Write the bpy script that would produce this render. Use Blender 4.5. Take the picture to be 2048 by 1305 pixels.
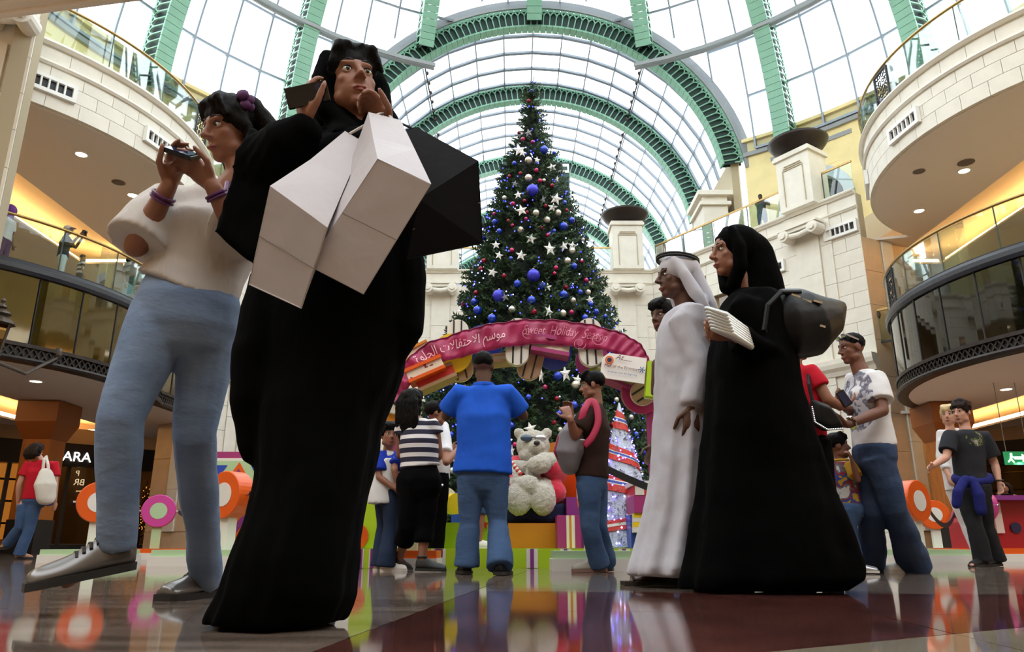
import bpy, bmesh, math, random
import numpy as np
from math import sin, cos, pi, radians, sqrt, atan2, acos, asin, tan, hypot
from mathutils import Vector as V, Matrix as M
for o in list(bpy.data.objects): bpy.data.objects.remove(o)
SC = bpy.context.scene; COL = SC.collection
random.seed(7)
# ---------------- camera, sky, exposure
F = 1500.0; TILT = radians(16.37); CH = .185
cam = bpy.data.cameras.new('camera'); cam.sensor_width = 36; cam.lens = F/2048*36; cam.clip_start = .02; cam.clip_end = 300
co = bpy.data.objects.new('camera', cam); COL.objects.link(co)
co.location = (0, 0, CH); co.rotation_euler = (pi/2+TILT, 0, 0); SC.camera = co
w = bpy.data.worlds.new('sky'); SC.world = w; w.use_nodes = True
bg = w.node_tree.nodes['Background']; bg.inputs[0].default_value = (.93, .97, 1, 1); bg.inputs[1].default_value = 4.3
SC.view_settings.view_transform = 'Standard'; SC.view_settings.look = 'None'; SC.view_settings.gamma = 1
SC.view_settings.use_curve_mapping = False; SC.view_settings.exposure = 0.22
SC.cycles.transparent_max_bounces = 32; SC.cycles.max_bounces = 8; SC.cycles.diffuse_bounces = 4
SC.cycles.caustics_reflective = False; SC.cycles.caustics_refractive = False

# ---------------- helpers
def ray(u, v):
    x = (u-1024)/F; y = (652.5-v)/F
    return x, cos(TILT)-y*sin(TILT), sin(TILT)+y*cos(TILT)
def P(u, v, Y):                       # world point seen at photo pixel u, v when it stands at depth Y
    x, a, b = ray(u, v); k = Y/a
    return V((x*k, Y, CH+b*k))
def PZ(u, v, Z):                      # the same for a known height
    x, a, b = ray(u, v); k = (Z-CH)/b
    return V((x*k, a*k, Z))
def lin(h):
    h = h.lstrip('#'); c = [int(h[i:i+2], 16)/255 for i in (0, 2, 4)]
    return tuple(x/12.92 if x <= .04045 else ((x+.055)/1.055)**2.4 for x in c)+(1,)
MATS = {}
def mat(name, hexc='#808080', rough=.5, metal=0, noise=None, bump=None, emit=None, spec=.5, coat=0, sheen=0, stretch=None, hex2=None, sub=0):
    if name in MATS: return MATS[name]
    m = bpy.data.materials.new(name); m.use_nodes = True; nt = m.node_tree; N = nt.nodes; L = nt.links
    b = N['Principled BSDF']; c = lin(hexc)
    b.inputs['Base Color'].default_value = c; b.inputs['Roughness'].default_value = rough; b.inputs['Metallic'].default_value = metal
    b.inputs['Specular IOR Level'].default_value = spec
    if coat: b.inputs['Coat Weight'].default_value = coat; b.inputs['Coat Roughness'].default_value = .05
    if sheen: b.inputs['Sheen Weight'].default_value = sheen
    if noise or bump:
        tc = N.new('ShaderNodeTexCoord'); mp = N.new('ShaderNodeMapping'); L.new(tc.outputs['Object'], mp.inputs[0])
        if stretch: mp.inputs['Scale'].default_value = stretch
    if noise:
        n = N.new('ShaderNodeTexNoise'); n.inputs['Scale'].default_value = noise[0]; n.inputs['Detail'].default_value = 5
        L.new(mp.outputs[0], n.inputs['Vector']); mx = N.new('ShaderNodeMix'); mx.data_type = 'RGBA'
        c2 = lin(hex2) if hex2 else tuple(max(0, x*(1-noise[1])) for x in c[:3])+(1,)
        mx.inputs['A'].default_value = c; mx.inputs['B'].default_value = c2
        rmp = N.new('ShaderNodeMapRange'); rmp.inputs[1].default_value = .35; rmp.inputs[2].default_value = .65
        L.new(n.outputs[0], rmp.inputs[0]); L.new(rmp.outputs[0], mx.inputs['Factor']); L.new(mx.outputs['Result'], b.inputs['Base Color'])
    if bump:
        n2 = N.new('ShaderNodeTexNoise'); n2.inputs['Scale'].default_value = bump[0]; n2.inputs['Detail'].default_value = 4
        L.new(mp.outputs[0], n2.inputs['Vector']); bm = N.new('ShaderNodeBump'); bm.inputs['Strength'].default_value = bump[1]
        bm.inputs['Distance'].default_value = .02; L.new(n2.outputs[0], bm.inputs['Height']); L.new(bm.outputs[0], b.inputs['Normal'])
    if emit: b.inputs['Emission Color'].default_value = lin(emit[0]); b.inputs['Emission Strength'].default_value = emit[1]
    MATS[name] = m; return m
def glass(name, tint='#ffffff', refl=.5, rough=0.0):
    if name in MATS: return MATS[name]
    m = bpy.data.materials.new(name); m.use_nodes = True; nt = m.node_tree; N = nt.nodes; L = nt.links
    for n in list(N): N.remove(n)
    o = N.new('ShaderNodeOutputMaterial'); t = N.new('ShaderNodeBsdfTransparent'); t.inputs[0].default_value = lin(tint)
    g = N.new('ShaderNodeBsdfGlossy'); g.inputs['Roughness'].default_value = rough
    f = N.new('ShaderNodeFresnel'); f.inputs[0].default_value = 1.45; k = N.new('ShaderNodeMath'); k.operation = 'MULTIPLY'; k.inputs[1].default_value = refl
    L.new(f.outputs[0], k.inputs[0]); x = N.new('ShaderNodeMixShader'); L.new(k.outputs[0], x.inputs[0]); L.new(t.outputs[0], x.inputs[1]); L.new(g.outputs[0], x.inputs[2]); L.new(x.outputs[0], o.inputs[0])
    MATS[name] = m; return m
def setp(o, label=None, cat=None, group=None, kind=None):
    if label: o['label'] = label
    if cat: o['category'] = cat
    if group: o['group'] = group
    if kind: o['kind'] = kind
    return o
def W(o): return o.matrix_basis.copy() if o.parent is None else W(o.parent) @ o.matrix_parent_inverse @ o.matrix_basis
def link(name, data, parent=None):                 # a mesh in world coordinates, put under its parent where it stands
    o = bpy.data.objects.new(name, data); COL.objects.link(o)
    if parent is not None: o.parent = parent; o.matrix_parent_inverse = W(parent).inverted()
    return o
def thing(name, loc, label, cat, group=None, kind=None):
    o = bpy.data.objects.new(name, None); COL.objects.link(o); o.location = loc; o.empty_display_size = .1
    return setp(o, label, cat, group, kind)
def frame(d, up=V((0, 0, 1))):
    d = V(d).normalized()
    if abs(d.dot(up)) > .995: up = V((0, 1, 0))
    a = d.cross(up).normalized(); return a, a.cross(d).normalized(), d     # side, up-ish, along
class MB:
    def __init__(s): s.v = []; s.f = []; s.m = []; s.k = 0
    def add(s, vs, fs):
        o = len(s.v); s.v.extend(tuple(x) for x in vs); s.f.extend(tuple(i+o for i in f) for f in fs); s.m.extend([s.k]*len(fs)); return s
    def box(s, c, d, R=None):
        c = V(c); x, y, z = d[0]/2, d[1]/2, d[2]/2
        vs = [V((a, b, e)) for e in (-z, z) for b in (-y, y) for a in (-x, x)]
        vs = [c+(R @ p if R is not None else p) for p in vs]
        return s.add(vs, [(0, 2, 3, 1), (4, 5, 7, 6), (0, 1, 5, 4), (2, 6, 7, 3), (0, 4, 6, 2), (1, 3, 7, 5)])
    def bar(s, a, b, w, h, up=V((0, 0, 1))):       # box beam from a to b
        a = V(a); b = V(b); sx, uy, dz = frame(b-a, up); R = M((sx, uy, dz)).transposed()
        return s.box((a+b)/2, (w, h, (b-a).length), R)
    def loft(s, rings, cap=True, close=True):
        n = len(rings[0]); vs = [p for r in rings for p in r]; fs = []
        for i in range(len(rings)-1):
            for j in range(n if close else n-1):
                a = i*n+j; b = i*n+(j+1) % n; fs.append((a, b, b+n, a+n))
        if cap: fs.append(tuple(range(n))[::-1]); fs.append(tuple(range((len(rings)-1)*n, len(rings)*n)))
        return s.add(vs, fs)
    def tube(s, path, r, n=8, up=V((0, 0, 1)), cap=True, flat=1.0, rnd=False):    # r: number or one per point (or (rx, ry) pairs)
        path = [V(p) for p in path]; m = len(path); rs = r if isinstance(r, (list, tuple)) else [r]*m; rings = []
        pa = None
        for i, p in enumerate(path):
            d = (path[min(i+1, m-1)]-path[max(i-1, 0)]).normalized()
            if pa is None: a, b, _ = frame(d, up)
            else: a = (pa-d*pa.dot(d)).normalized(); b = a.cross(d)      # carry the frame along, no twist
            pa = a; q = rs[i]; q = q if isinstance(q, (list, tuple)) else (q, q*flat)
            rings.append([p+a*(q[0]*cos(2*pi*k/n))+b*(q[1]*sin(2*pi*k/n)) for k in range(n)])
        if rnd:
            def dome(i, sgn):
                d = (path[i]-path[i-sgn]).normalized() if m > 1 else V((0, 0, 1)); q = rs[i]; q = q if isinstance(q, (list, tuple)) else (q, q)
                out = []
                for t in (40, 70):
                    out.append([path[i]+(x-path[i])*cos(radians(t))+d*(min(q)*sin(radians(t))) for x in rings[i]])
                return out
            e0 = dome(0, -1)[::-1] if m > 1 else []; e1 = dome(m-1, 1)
            rings = e0+rings+e1
        return s.loft(rings, cap)
    def ell(s, c, r, R=None, n=14, m=8):
        c = V(c); rings = []
        for i in range(1, m):
            t = -pi/2+pi*i/m; q = [V((r[0]*cos(t)*cos(2*pi*k/n), r[1]*cos(t)*sin(2*pi*k/n), r[2]*sin(t))) for k in range(n)]
            rings.append([c+(R @ p if R is not None else p) for p in q])
        vs = [p for g in rings for p in g]; e = V((0, 0, r[2])); e = R @ e if R is not None else e
        vs += [c-e, c+e]; a = len(vs)-2; fs = []
        for i in range(m-2):
            for j in range(n): fs.append((i*n+j, i*n+(j+1) % n, (i+1)*n+(j+1) % n, (i+1)*n+j))
        for j in range(n): fs.append((a, (j+1) % n, j)); fs.append((a+1, (m-2)*n+j, (m-2)*n+(j+1) % n))
        return s.add(vs, fs)
    def prism(s, poly, o, ax, ay, depth):         # polygon (CCW in ax, ay) extruded along ax x ay by depth
        o = V(o); ax = V(ax); ay = V(ay); nz = ax.cross(ay).normalized(); n = len(poly)
        vs = [o+ax*p[0]+ay*p[1] for p in poly]; vs += [p+nz*depth for p in vs]
        return s.add(vs, [tuple(range(n))[::-1], tuple(range(n, 2*n))]+[(i, (i+1) % n, n+(i+1) % n, n+i) for i in range(n)])
    def lathe(s, prof, c, n=24, ax=V((0, 0, 1))):
        a, b, d = frame(ax); c = V(c)
        return s.loft([[c+d*z+(a*cos(2*pi*k/n)+b*sin(2*pi*k/n))*max(r, 1e-4) for k in range(n)] for r, z in prof])
    def mesh(s, name, mats, smooth=False):
        me = bpy.data.meshes.new(name); me.from_pydata(s.v, [], s.f)
        for m in (mats if isinstance(mats, (list, tuple)) else [mats]): me.materials.append(m)
        if any(s.m): me.polygons.foreach_set('material_index', s.m)
        if smooth: me.polygons.foreach_set('use_smooth', [True]*len(s.f))
        me.update(); return me
    def build(s, name, mats, parent=None, smooth=False, **kw):
        return setp(link(name, s.mesh(name, mats, smooth), parent), **kw)
def fixn(o):                                       # outward normals
    b = bmesh.new(); b.from_mesh(o.data); bmesh.ops.recalc_face_normals(b, faces=b.faces); b.to_mesh(o.data); b.free(); return o
def inst(name, me, parent, loc=(0, 0, 0), rz=0, R=None, sc=None):   # one more object on shared mesh data, placed in the world
    o = link(name, me, parent); o.location = loc
    if R is not None: o.rotation_euler = R.to_euler()
    elif rz: o.rotation_euler = (0, 0, rz)
    if sc: o.scale = sc
    return o
def clip(poly, f):                                 # keep the part of a polygon where f(p) >= 0
    out = []
    for i, p in enumerate(poly):
        q = poly[(i+1) % len(poly)]; a = f(p); b = f(q)
        if a >= 0: out.append(p)
        if (a >= 0) != (b >= 0): t = a/(a-b); out.append(tuple(x+(y-x)*t for x, y in zip(p, q)))
    return out
def text(s, size, font=None, shear=0, extr=.004, align='CENTER', sp=1.0):
    c = bpy.data.curves.new('lettering', 'FONT'); c.body = s; c.size = size; c.extrude = extr; c.shear = shear; c.align_x = align; c.space_character = sp
    o = bpy.data.objects.new('lettering', c); COL.objects.link(o); dg = bpy.context.evaluated_depsgraph_get()
    me = bpy.data.meshes.new_from_object(o.evaluated_get(dg)); bpy.data.objects.remove(o); return me
def put_text(s, size, o, ax, ay, m, parent, name='lettering', **kw):
    me = text(s, size, **kw); ax = V(ax).normalized(); ay = V(ay).normalized(); az = ax.cross(ay); o = V(o)
    for v in me.vertices: c = v.co.copy(); v.co = o+ax*c.x+ay*c.y+az*c.z
    me.materials.clear(); me.materials.append(m); return link(name, me, parent)
# ---------------- materials of the building
STONE = mat('cream stone', '#e6dfd2', .75, noise=(3, .07), bump=(60, .15))
STONEJ = mat('stone joint', '#b3a68c', .9)
YEL = mat('yellow plaster', '#ecd9a0', .85, noise=(2, .08), bump=(40, .1))
GREY = mat('grey metal trim', '#8f9294', .5)
GREEN = mat('green painted steel', '#7fb097', .45, noise=(1.5, .12))
GREENSHADE = mat('shade green plate', '#16302a', .6)  # near-black green, painted shade seen between the lattice bars
MULL = mat('grey glazing bar', '#8b95a0', .45, metal=.3)
SOFF = mat('taupe plaster', '#e6dcd4', .85)
WARMC = mat('warm ceiling paint', '#e0cba8', .85)
BRONZE = mat('dark bronze', '#3a312d', .45, metal=.5, noise=(8, .3))
BRASS = mat('brass rail', '#a98c58', .3, metal=.8)
IRON = mat('black wrought iron', '#17181c', .5)
OLIVE = mat('olive gloss panel', '#57450f', .06, metal=.55, noise=(.8, .35), coat=.6)
DARKG = mat('smoked gloss panel', '#1b170b', .03, metal=.5, coat=.8)
GL = glass('clear rail glass', '#eff7f4', .7)
ROOFGL = glass('roof glass', '#f7fbff', .25)
SHOPGL = glass('shop window glass', '#b9ad98', .8)
WHT = mat('white paint', '#e9e7e2', .5)
BLK = mat('black paint', '#0d0d0e', .5)
COVE = mat('cove lamp', '#ffd08a', .5, emit=('#ffd495', 18))
LAMP = mat('downlight lamp', '#fff2dd', .5, emit=('#ffe9c8', 9))
TAN = mat('tan stone', '#d9bd9b', .7, noise=(3, .1))
ORN = mat('orange timber cladding', '#b5681f', .5, noise=(2, .25), stretch=(6, 6, .6))
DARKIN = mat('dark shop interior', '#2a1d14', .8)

# ---------------- floor
st1 = mat('grey brown polished stone', '#7d6e64', .06, noise=(1.6, .4), stretch=(1, 5, 1), spec=.5, hex2='#54483f')
st2 = mat('red polished stone', '#56302a', .06, noise=(4, .35), spec=.5, hex2='#3b211e')
st3 = mat('beige polished stone', '#8a7f6c', .05, noise=(3, .3), spec=.7)
grout = mat('floor joint', '#8b7d6e', .6)
fl = MB().box((0, 15, -.06), (60, 62, .1)).build('floor', grout, kind='structure')
rot = radians(-5.9); ex = V((cos(rot), sin(rot), 0)); ey = V((-sin(rot), cos(rot), 0)); O0 = V((-.372, 1.42, 0))
dl = V((.76, .44, 0)); dn = V((-.5, .866, 0)).normalized(); dp = V((.46, 1.476, 0))
def floor_tile(a0, a1, b0, b1):
    g = .0022; q = [(a0+g, b0+g), (a1-g, b0+g), (a1-g, b1-g), (a0+g, b1-g)]
    pts = [tuple(O0+ex*a+ey*b) for a, b in q]; c = O0+ex*(a0+a1)/2+ey*(b0+b1)/2
    lx = (a0+a1)/2; ly = (b0+b1)/2
    red = (0 < lx < 7.8 and -2 < ly < 2.0)
    side = lambda p: (V(p)-dp).dot(dn)
    ps = [(pts, st2 if red else st1)]
    if red and lx > -1 and any(side(p) < 0 for p in pts):
        ps = [(clip(pts, lambda p: side(p)-.002), st2), (clip(pts, lambda p: -side(p)-.002), st3)]
    for poly, m in ps:
        if len(poly) < 3: continue
        mb = MB().prism([(p[0], p[1]) for p in poly], (0, 0, -.03), (1, 0, 0), (0, 1, 0), .03); o = mb.build('tile', m, fl)
for i in range(-6, 8):
    for j in range(-2, 6): floor_tile(i*1.3, i*1.3+1.3, j*1.0, j*1.0+1.0)
for i in range(-8, 10):
    for j in range(0, 9): floor_tile(i*2.2, i*2.2+2.2, 6+j*2.4, 8.4+j*2.4)

# ---------------- glass roof: dome and barrel vault
DC = V((.95, 14.3, 14.0)); RS = 15.64; YA = 27.3; RV = 8.55
ceil = MB().build('ceiling', GREEN, kind='structure')
def sph(az, e, r=RS): return DC+V((sin(az)*cos(e), cos(az)*cos(e), sin(e)))*r
def vlt(a, y, r): return V((DC.x+sin(a)*r, y, DC.z+cos(a)*r))
E0 = radians(5.9); DE = radians(8.2); far = MB()
for az5 in range(-180, 180, 5):
    for k in range(10):
        a0, a1 = radians(az5), radians(az5+5); e0, e1 = E0+DE*k, min(E0+DE*(k+1), radians(86))
        q = clip([tuple(sph(a0, e0)), tuple(sph(a1, e0)), tuple(sph(a1, e1)), tuple(sph(a0, e1))], lambda p: YA-p[1])
        if len(q) < 3: continue
        if -80 <= az5 < 80 and k < 4: MB().add(q, [tuple(range(len(q)))]).build('pane', ROOFGL, ceil)
        else: far.add(q, [tuple(range(len(q)))])
far.build('pane', ROOFGL, ceil, kind='stuff')
mu = MB()
for az5 in range(-180, 180, 5):               # glazing bars along the meridians
    if az5 % 20 == 0: continue
    a = radians(az5); p = [sph(a, E0+radians(t), RS-.06) for t in range(0, 79, 4)]; p = [x for x in p if x.y < YA]
    for x, y in zip(p, p[1:]): mu.bar(x, y, .07, .14, (DC-x).normalized())
mu.build('glazing_bar', MULL, ceil, kind='stuff')
for k in range(10):                           # ring bars
    e = E0+DE*k; mr = MB()
    for az in range(-180, 180, 5):
        x, y = sph(radians(az), e, RS-.06), sph(radians(az+5), e, RS-.06)
        if max(x.y, y.y) < YA: mr.bar(x, y, .09, .14, (DC-x).normalized())
    if mr.v: mr.build('ring_bar', MULL, ceil)
def arch_beam(name, pt, n, wdt, dep, parent, pitch_n, d0=0.0):
    """box beam along pt(t, depth_inward, side): flange of short plates, interlaced arch lattice on both sides"""
    core = MB()
    for i in range(n):
        t0, t1 = i/n, (i+1)/n
        for s in (-1, 1):
            core.loft([[pt(t, d, s*wdt/2*.55) for d in (0, dep)]+[pt(t, d, s*(wdt/2*.55-.02)) for d in (dep, 0)] for t in (t0, t1)])
    o = core.build(name, GREENSHADE, parent)  # dark plates added as the shade inside the box beam
    f = MB(); g = .12/n
    for i in range(pitch_n):                  # scored bottom plates and top rail
        t0, t1 = (i+.03)/pitch_n, (i+.97)/pitch_n
        f.loft([[pt(t, dep-.05, -wdt/2), pt(t, dep-.05, wdt/2), pt(t, dep+.03, wdt/2), pt(t, dep+.03, -wdt/2)] for t in (t0, t1)])
        for s in (-1, 1): f.loft([[pt(t, 0, s*wdt/2), pt(t, 0, s*(wdt/2-.08)), pt(t, .09, s*(wdt/2-.08)), pt(t, .09, s*wdt/2)] for t in (t0, t1)])
    f.build('flange_plates', GREEN, o, kind='stuff')
    l = MB(); N = pitch_n*2 if False else pitch_n
    for s in (-1, 1):
        def strip(a, b):
            (ta, da), (tb, db) = a, b; hw = .022
            dx = (tb-ta)*Lc; dd = db-da; q = max(1e-6, hypot(dx, dd)); nx, nd = -dd/q*hw/Lc, dx/q*hw
            r = []
            for t, d in (a, b):
                r.append([pt(t+nx, d+nd, s*wdt/2), pt(t-nx, d-nd, s*wdt/2), pt(t-nx, d-nd, s*(wdt/2-.05)), pt(t+nx, d+nd, s*(wdt/2-.05))])
            l.loft(r, cap=False)
        Lc = sum((pt((i+1)/40, dep/2, 0)-pt(i/40, dep/2, 0)).length for i in range(40))
        R = 1.0/N; top = dep*.42
        for i in range(N):
            c = (i+.5)/N; strip((c, top), (c, dep-.05))
            prev = None
            for k in range(7):
                th = pi*k/6; q = (min(.999, max(.001, c+cos(th)*R*1.0)), top-sin(th)*(top-.1))
                if prev: strip(prev, q)
                prev = q
    l.build('lattice', GREEN, o, kind='stuff'); return o
amax = radians(82)
ARCHES = (YA+.25, 33.1, 40.1, 47.1, 54.1)
for y in ARCHES:
    arch_beam('arch_rib', lambda t, d, s, y=y: vlt(-amax+2*amax*t, y+s, RV-d), 48, .45, .85, ceil, 84)
# grey closing band around the first arch and the vault glazing
b = MB()
for i in range(40):
    t0, t1 = [radians(-84+168*k/40) for k in (i, i+1)]
    b.loft([[vlt(t, YA-.02, RV+.02), vlt(t, YA-.02, RV+.42), vlt(t, YA+.1, RV+.42), vlt(t, YA+.1, RV+.02)] for t in (t0, t1)])
b.build('arch_band', GREY, ceil)
NB = 25; PB = 1.22; Y0 = YA+.5
pm = MB().add([vlt(radians(-4.5), 0, RV), vlt(radians(4.5), 0, RV), vlt(radians(4.5), PB, RV), vlt(radians(-4.5), PB, RV)], [(0, 1, 2, 3)])
pm.v = [tuple(V(p)-DC) for p in pm.v]; pme = pm.mesh('vault_pane', ROOFGL); rest = MB()
for i in range(NB):
    for k in range(-9, 9):
        a = radians(k*9+4.5)
        if i < 16: inst('pane', pme, ceil, (DC.x, DC.y+Y0+PB*i-0, DC.z), R=M.Rotation(a, 3, 'Y'))
        else: rest.add([vlt(a+radians(s), Y0+PB*(i+e), RV) for s, e in ((-4.5, 0), (4.5, 0), (4.5, 1), (-4.5, 1))], [(0, 1, 2, 3)])
rest.build('pane', ROOFGL, ceil, kind='stuff')
YE = Y0+PB*NB
for i in range(NB+1):                          # broad cross bars of the vault
    m = MB(); y = Y0+PB*i
    for k in range(-9, 9):
        m.bar(vlt(radians(k*9), y, RV-.05), vlt(radians(k*9+9), y, RV-.05), .16, .1, V((0, 1, 0)).cross(V((cos(radians(k*9+4.5)), 0, -sin(radians(k*9+4.5))))))
    m.build('cross_bar', MULL, ceil)
for k in range(-9, 10):
    MB().bar(vlt(radians(k*9), YA, RV-.06), vlt(radians(k*9), YE, RV-.06), .05, .12, vlt(radians(k*9), 0, 1)-vlt(0, 0, 0)).build('glazing_bar', MULL, ceil)
# end wall of the vault: glazed lunette
e = MB(); e.add([vlt(radians(a), YE, RV) for a in range(-90, 91, 9)], [tuple(range(21))]); e.build('pane', ROOFGL, ceil)
m = MB()
for k in range(-5, 6): m.bar((DC.x+k*1.5, YE, DC.z), (DC.x+k*1.5, YE, DC.z+sqrt(RV**2-(k*1.5)**2)), .08, .1)
for k in range(1, 6): h = k*1.4; m.bar((DC.x-sqrt(RV**2-h*h), YE, DC.z+h), (DC.x+sqrt(RV**2-h*h), YE, DC.z+h), .08, .1)
m.build('lunette_bars', MULL, ceil)
# dome ribs
for az in range(-180, 180, 20):
    a = radians(az); emax = radians(82); E1 = E0-radians(1.2)
    if abs(az) <= 20: emax = 0
    es = E1
    if abs(az) <= 20:
        es = acos(min(1, (YA-DC.y)/(RS*cos(a)))) - radians(2.6); emax = radians(82)
    rad = V((sin(a), cos(a), 0)); sd = V((cos(a), -sin(a), 0))
    vis = abs(az) < 90
    arch_beam('dome_rib', lambda t, d, s, a=a, sd=sd, es=es, emax=emax: sph(a, es+(emax-es)*t, RS-.05-d)+sd*s, 24, .62, .95, ceil, int((emax-es)*RS/.29) if vis else 20)
# curved maintenance rails hung below the dome
for r in (13.5, 13.75):
    m = MB()
    for i in range(60):
        x, y = [DC+V((sin(radians(q))*r, cos(radians(q))*r, 5.6)) for q in (i*6-180, i*6-174)]
        if max(x.y, y.y) < YA+.1: m.bar(x, y, .07, .16)
    m.build('maintenance_rail', GREY, ceil)
for s in (-1, 1):                              # spotlight strings along the vault
    m = MB(); a = radians(36*s); m.bar(vlt(a, YA, RV-.35), vlt(a, YE-6, RV-.35), .05, .08)
    for i in range(36): m.ell(vlt(a, YA+1+i*.75, RV-.48), (.07, .07, .1), n=8, m=4)
    m.build('spotlight_string', BRONZE, ceil, kind='stuff')

# ---------------- walls
_bc = {}
def block_mesh(L, H, D, m):
    k = (round(L, 3), round(H, 3), round(D, 3), m.name)
    if k not in _bc: _bc[k] = MB().box((L/2, D/2, H/2), (L, D, H)).mesh('block', m)
    return _bc[k]
def block_wall(root, p0, p1, rows, blen, openings=(), m=STONE, name='block', depth=.28, jt=.012, seed=0, back=None):
    """ashlar wall from p0 to p1 (seen from its right-hand side): courses of separate blocks before a joint-coloured core"""
    p0 = V((p0[0], p0[1], 0)); p1 = V((p1[0], p1[1], 0)); L = (p1-p0).length; rz = atan2(p1.y-p0.y, p1.x-p0.x); dx = (p1-p0)/L; nn = V((-dx.y, dx.x, 0))
    core = MB(); R = M.Rotation(rz, 3, 'Z'); rnd = random.Random(seed)
    for r, (za, zb) in enumerate(zip(rows, rows[1:])):
        iv = [(0, L)]
        for (s0, s1, q0, q1) in openings:
            if q0 < zb-.01 and q1 > za+.01:
                iv = [x for (a, b) in iv for x in ((a, min(b, s0)), (max(a, s1), b)) if x[1]-x[0] > .02]
        for a, b in iv:
            c = p0+dx*(a+b)/2+nn*.2; core.box((c.x, c.y, (za+zb)/2), (b-a, .3, zb-za), R)
            n = max(1, round((b-a)/blen)); off = .5 if (r % 2 and n > 1) else 0
            cuts = [a]+[a+(b-a)*(k+off)/n for k in range(0 if off else 1, n)]+[b]
            for x, y in zip(cuts, cuts[1:]):
                if y-x > .05: q = p0+dx*(x+jt/2); inst(name, block_mesh(y-x-jt, zb-za-jt, depth, m), root, (q.x, q.y, za+jt/2), rz)
    core.build(name+'_core', back or STONEJ, root)
def moulding(root, pts, z, h, out, m=STONE, name='moulding', rows=3):
    """stepped moulding along a polyline of (x, y), standing out to the right of the walk"""
    mb = MB(); n = len(pts); pts = [V((p[0], p[1], 0)) for p in pts]; rings = []
    for i, p in enumerate(pts):
        d = (pts[min(i+1, n-1)]-pts[max(i-1, 0)]).normalized(); o = V((d.y, -d.x, 0)); r = []
        prof = [(-.05, 0), (out*.45, 0), (out*.6, h*.25), (out*.9, h*.45), (out, h*.7), (out, h), (-.05, h)]
        rings.append([p+o*a+V((0, 0, z+b)) for a, b in prof])
    return mb.loft(rings).build(name, m, root)
def vent(root, c, out, wd=1.15, ht=.42):
    """white framed air grille set into a wall: frame, dark back, fins"""
    c = V(c); out = V(out).normalized(); sx = V((-out.y, out.x, 0)); up = V((0, 0, 1)); R = M((sx, out, up)).transposed()
    f = MB(); e = .09
    f.box(c+up*(ht/2-e/2), (wd, .1, e), R).box(c-up*(ht/2-e/2), (wd, .1, e), R)
    f.box(c+sx*(wd/2-e/2), (e, .1, ht-2*e), R).box(c-sx*(wd/2-e/2), (e, .1, ht-2*e), R)
    o = f.build('vent_frame', WHT, root)
    MB().box(c-out*.03, (wd-.1, .02, ht-.1), R).build('vent_back', BLK, o)
    for k in range(1, 6): MB().box(c+sx*((wd-2*e)*(k/6-.5))+out*.01, (.035, .07, ht-2*e), R).build('vent_fin', WHT, o)
def volute_capital(root, c, out, wd=1.5, ht=.55):
    c = V(c); out = V(out).normalized(); sx = V((-out.y, out.x, 0)); up = V((0, 0, 1)); R = M((sx, out, up)).transposed(); b = MB()
    b.box(c+up*(ht*.38)+out*.12, (wd*.96, .5, ht*.14), R).box(c+up*(ht*.2)+out*.1, (wd*.84, .42, ht*.22), R)
    for s in (-1, 1):
        b.tube([c+sx*s*wd*.36-out*.1, c+sx*s*wd*.36+out*.36], ht*.36, 14)
        b.tube([c+sx*s*wd*.36+out*.3, c+sx*s*wd*.36+out*.42], ht*.2, 10)
    b.tube([c-sx*wd*.3+out*.22-up*ht*.05, c+out*.26-up*ht*.2, c+sx*wd*.3+out*.22-up*ht*.05], ht*.17, 10)
    return b.build('volute_capital', STONE, root, smooth=False)
def sep(a, b, z0, z1, n): return [z0+(z1-z0)*k/n for k in range(n+1)]
def pil(root, p0, p1, s0, s1, z0, z1, out=.12, n=None):
    """pilaster: blocks standing proud of the wall between distances s0 and s1"""
    p0 = V((p0[0], p0[1], 0)); p1 = V((p1[0], p1[1], 0)); dx = (p1-p0).normalized(); o = V((dx.y, -dx.x, 0))
    n = n or max(1, round((z1-z0)/1.3)); rows = sep(0, 0, z0, z1, n)
    block_wall(root, p0+dx*s0+o*out, p0+dx*s1+o*out, rows, 99, name='pilaster_block', depth=.3)
Z1, Z2 = 6.0, 11.0
rowsW = [0, .55]+sep(0, 0, .55, 5.2, 6)[1:]+[5.75, 6.3]+sep(0, 0, 6.3, 9.1, 6)[1:]+sep(0, 0, 9.1, 10.45, 3)[1:]+[10.95]
# back wall behind the tree
BW0, BW1 = (-4.3, 28.9), (5.75, 28.9)
wb = MB().build('wall_back', STONE, kind='structure')
opB = [(0.0, .55, 6.3, 9.1), (2.9, 8.05, 6.3, 9.1), (2.9, 8.05, .55, 5.2)]
block_wall(wb, BW0, BW1, rowsW, 1.1, opB)
for s0, s1 in ((1.05, 1.8), (8.55, 9.3)):
    pil(wb, BW0, BW1, s0, s1, 0, 9.9); pil(wb, BW0, BW1, s0-.45, s1+.45, 0, 10.9, out=.05, n=8)
    volute_capital(wb, (BW0[0]+(s0+s1)/2, 28.6, 10.1), (0, -1, 0), wd=1.35)
MB().box((.7, 30.6, 4.5), (11, .2, 9.6)).build('inner_wall', mat('brown inner wall', '#6b4a35', .8), wb)
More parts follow.
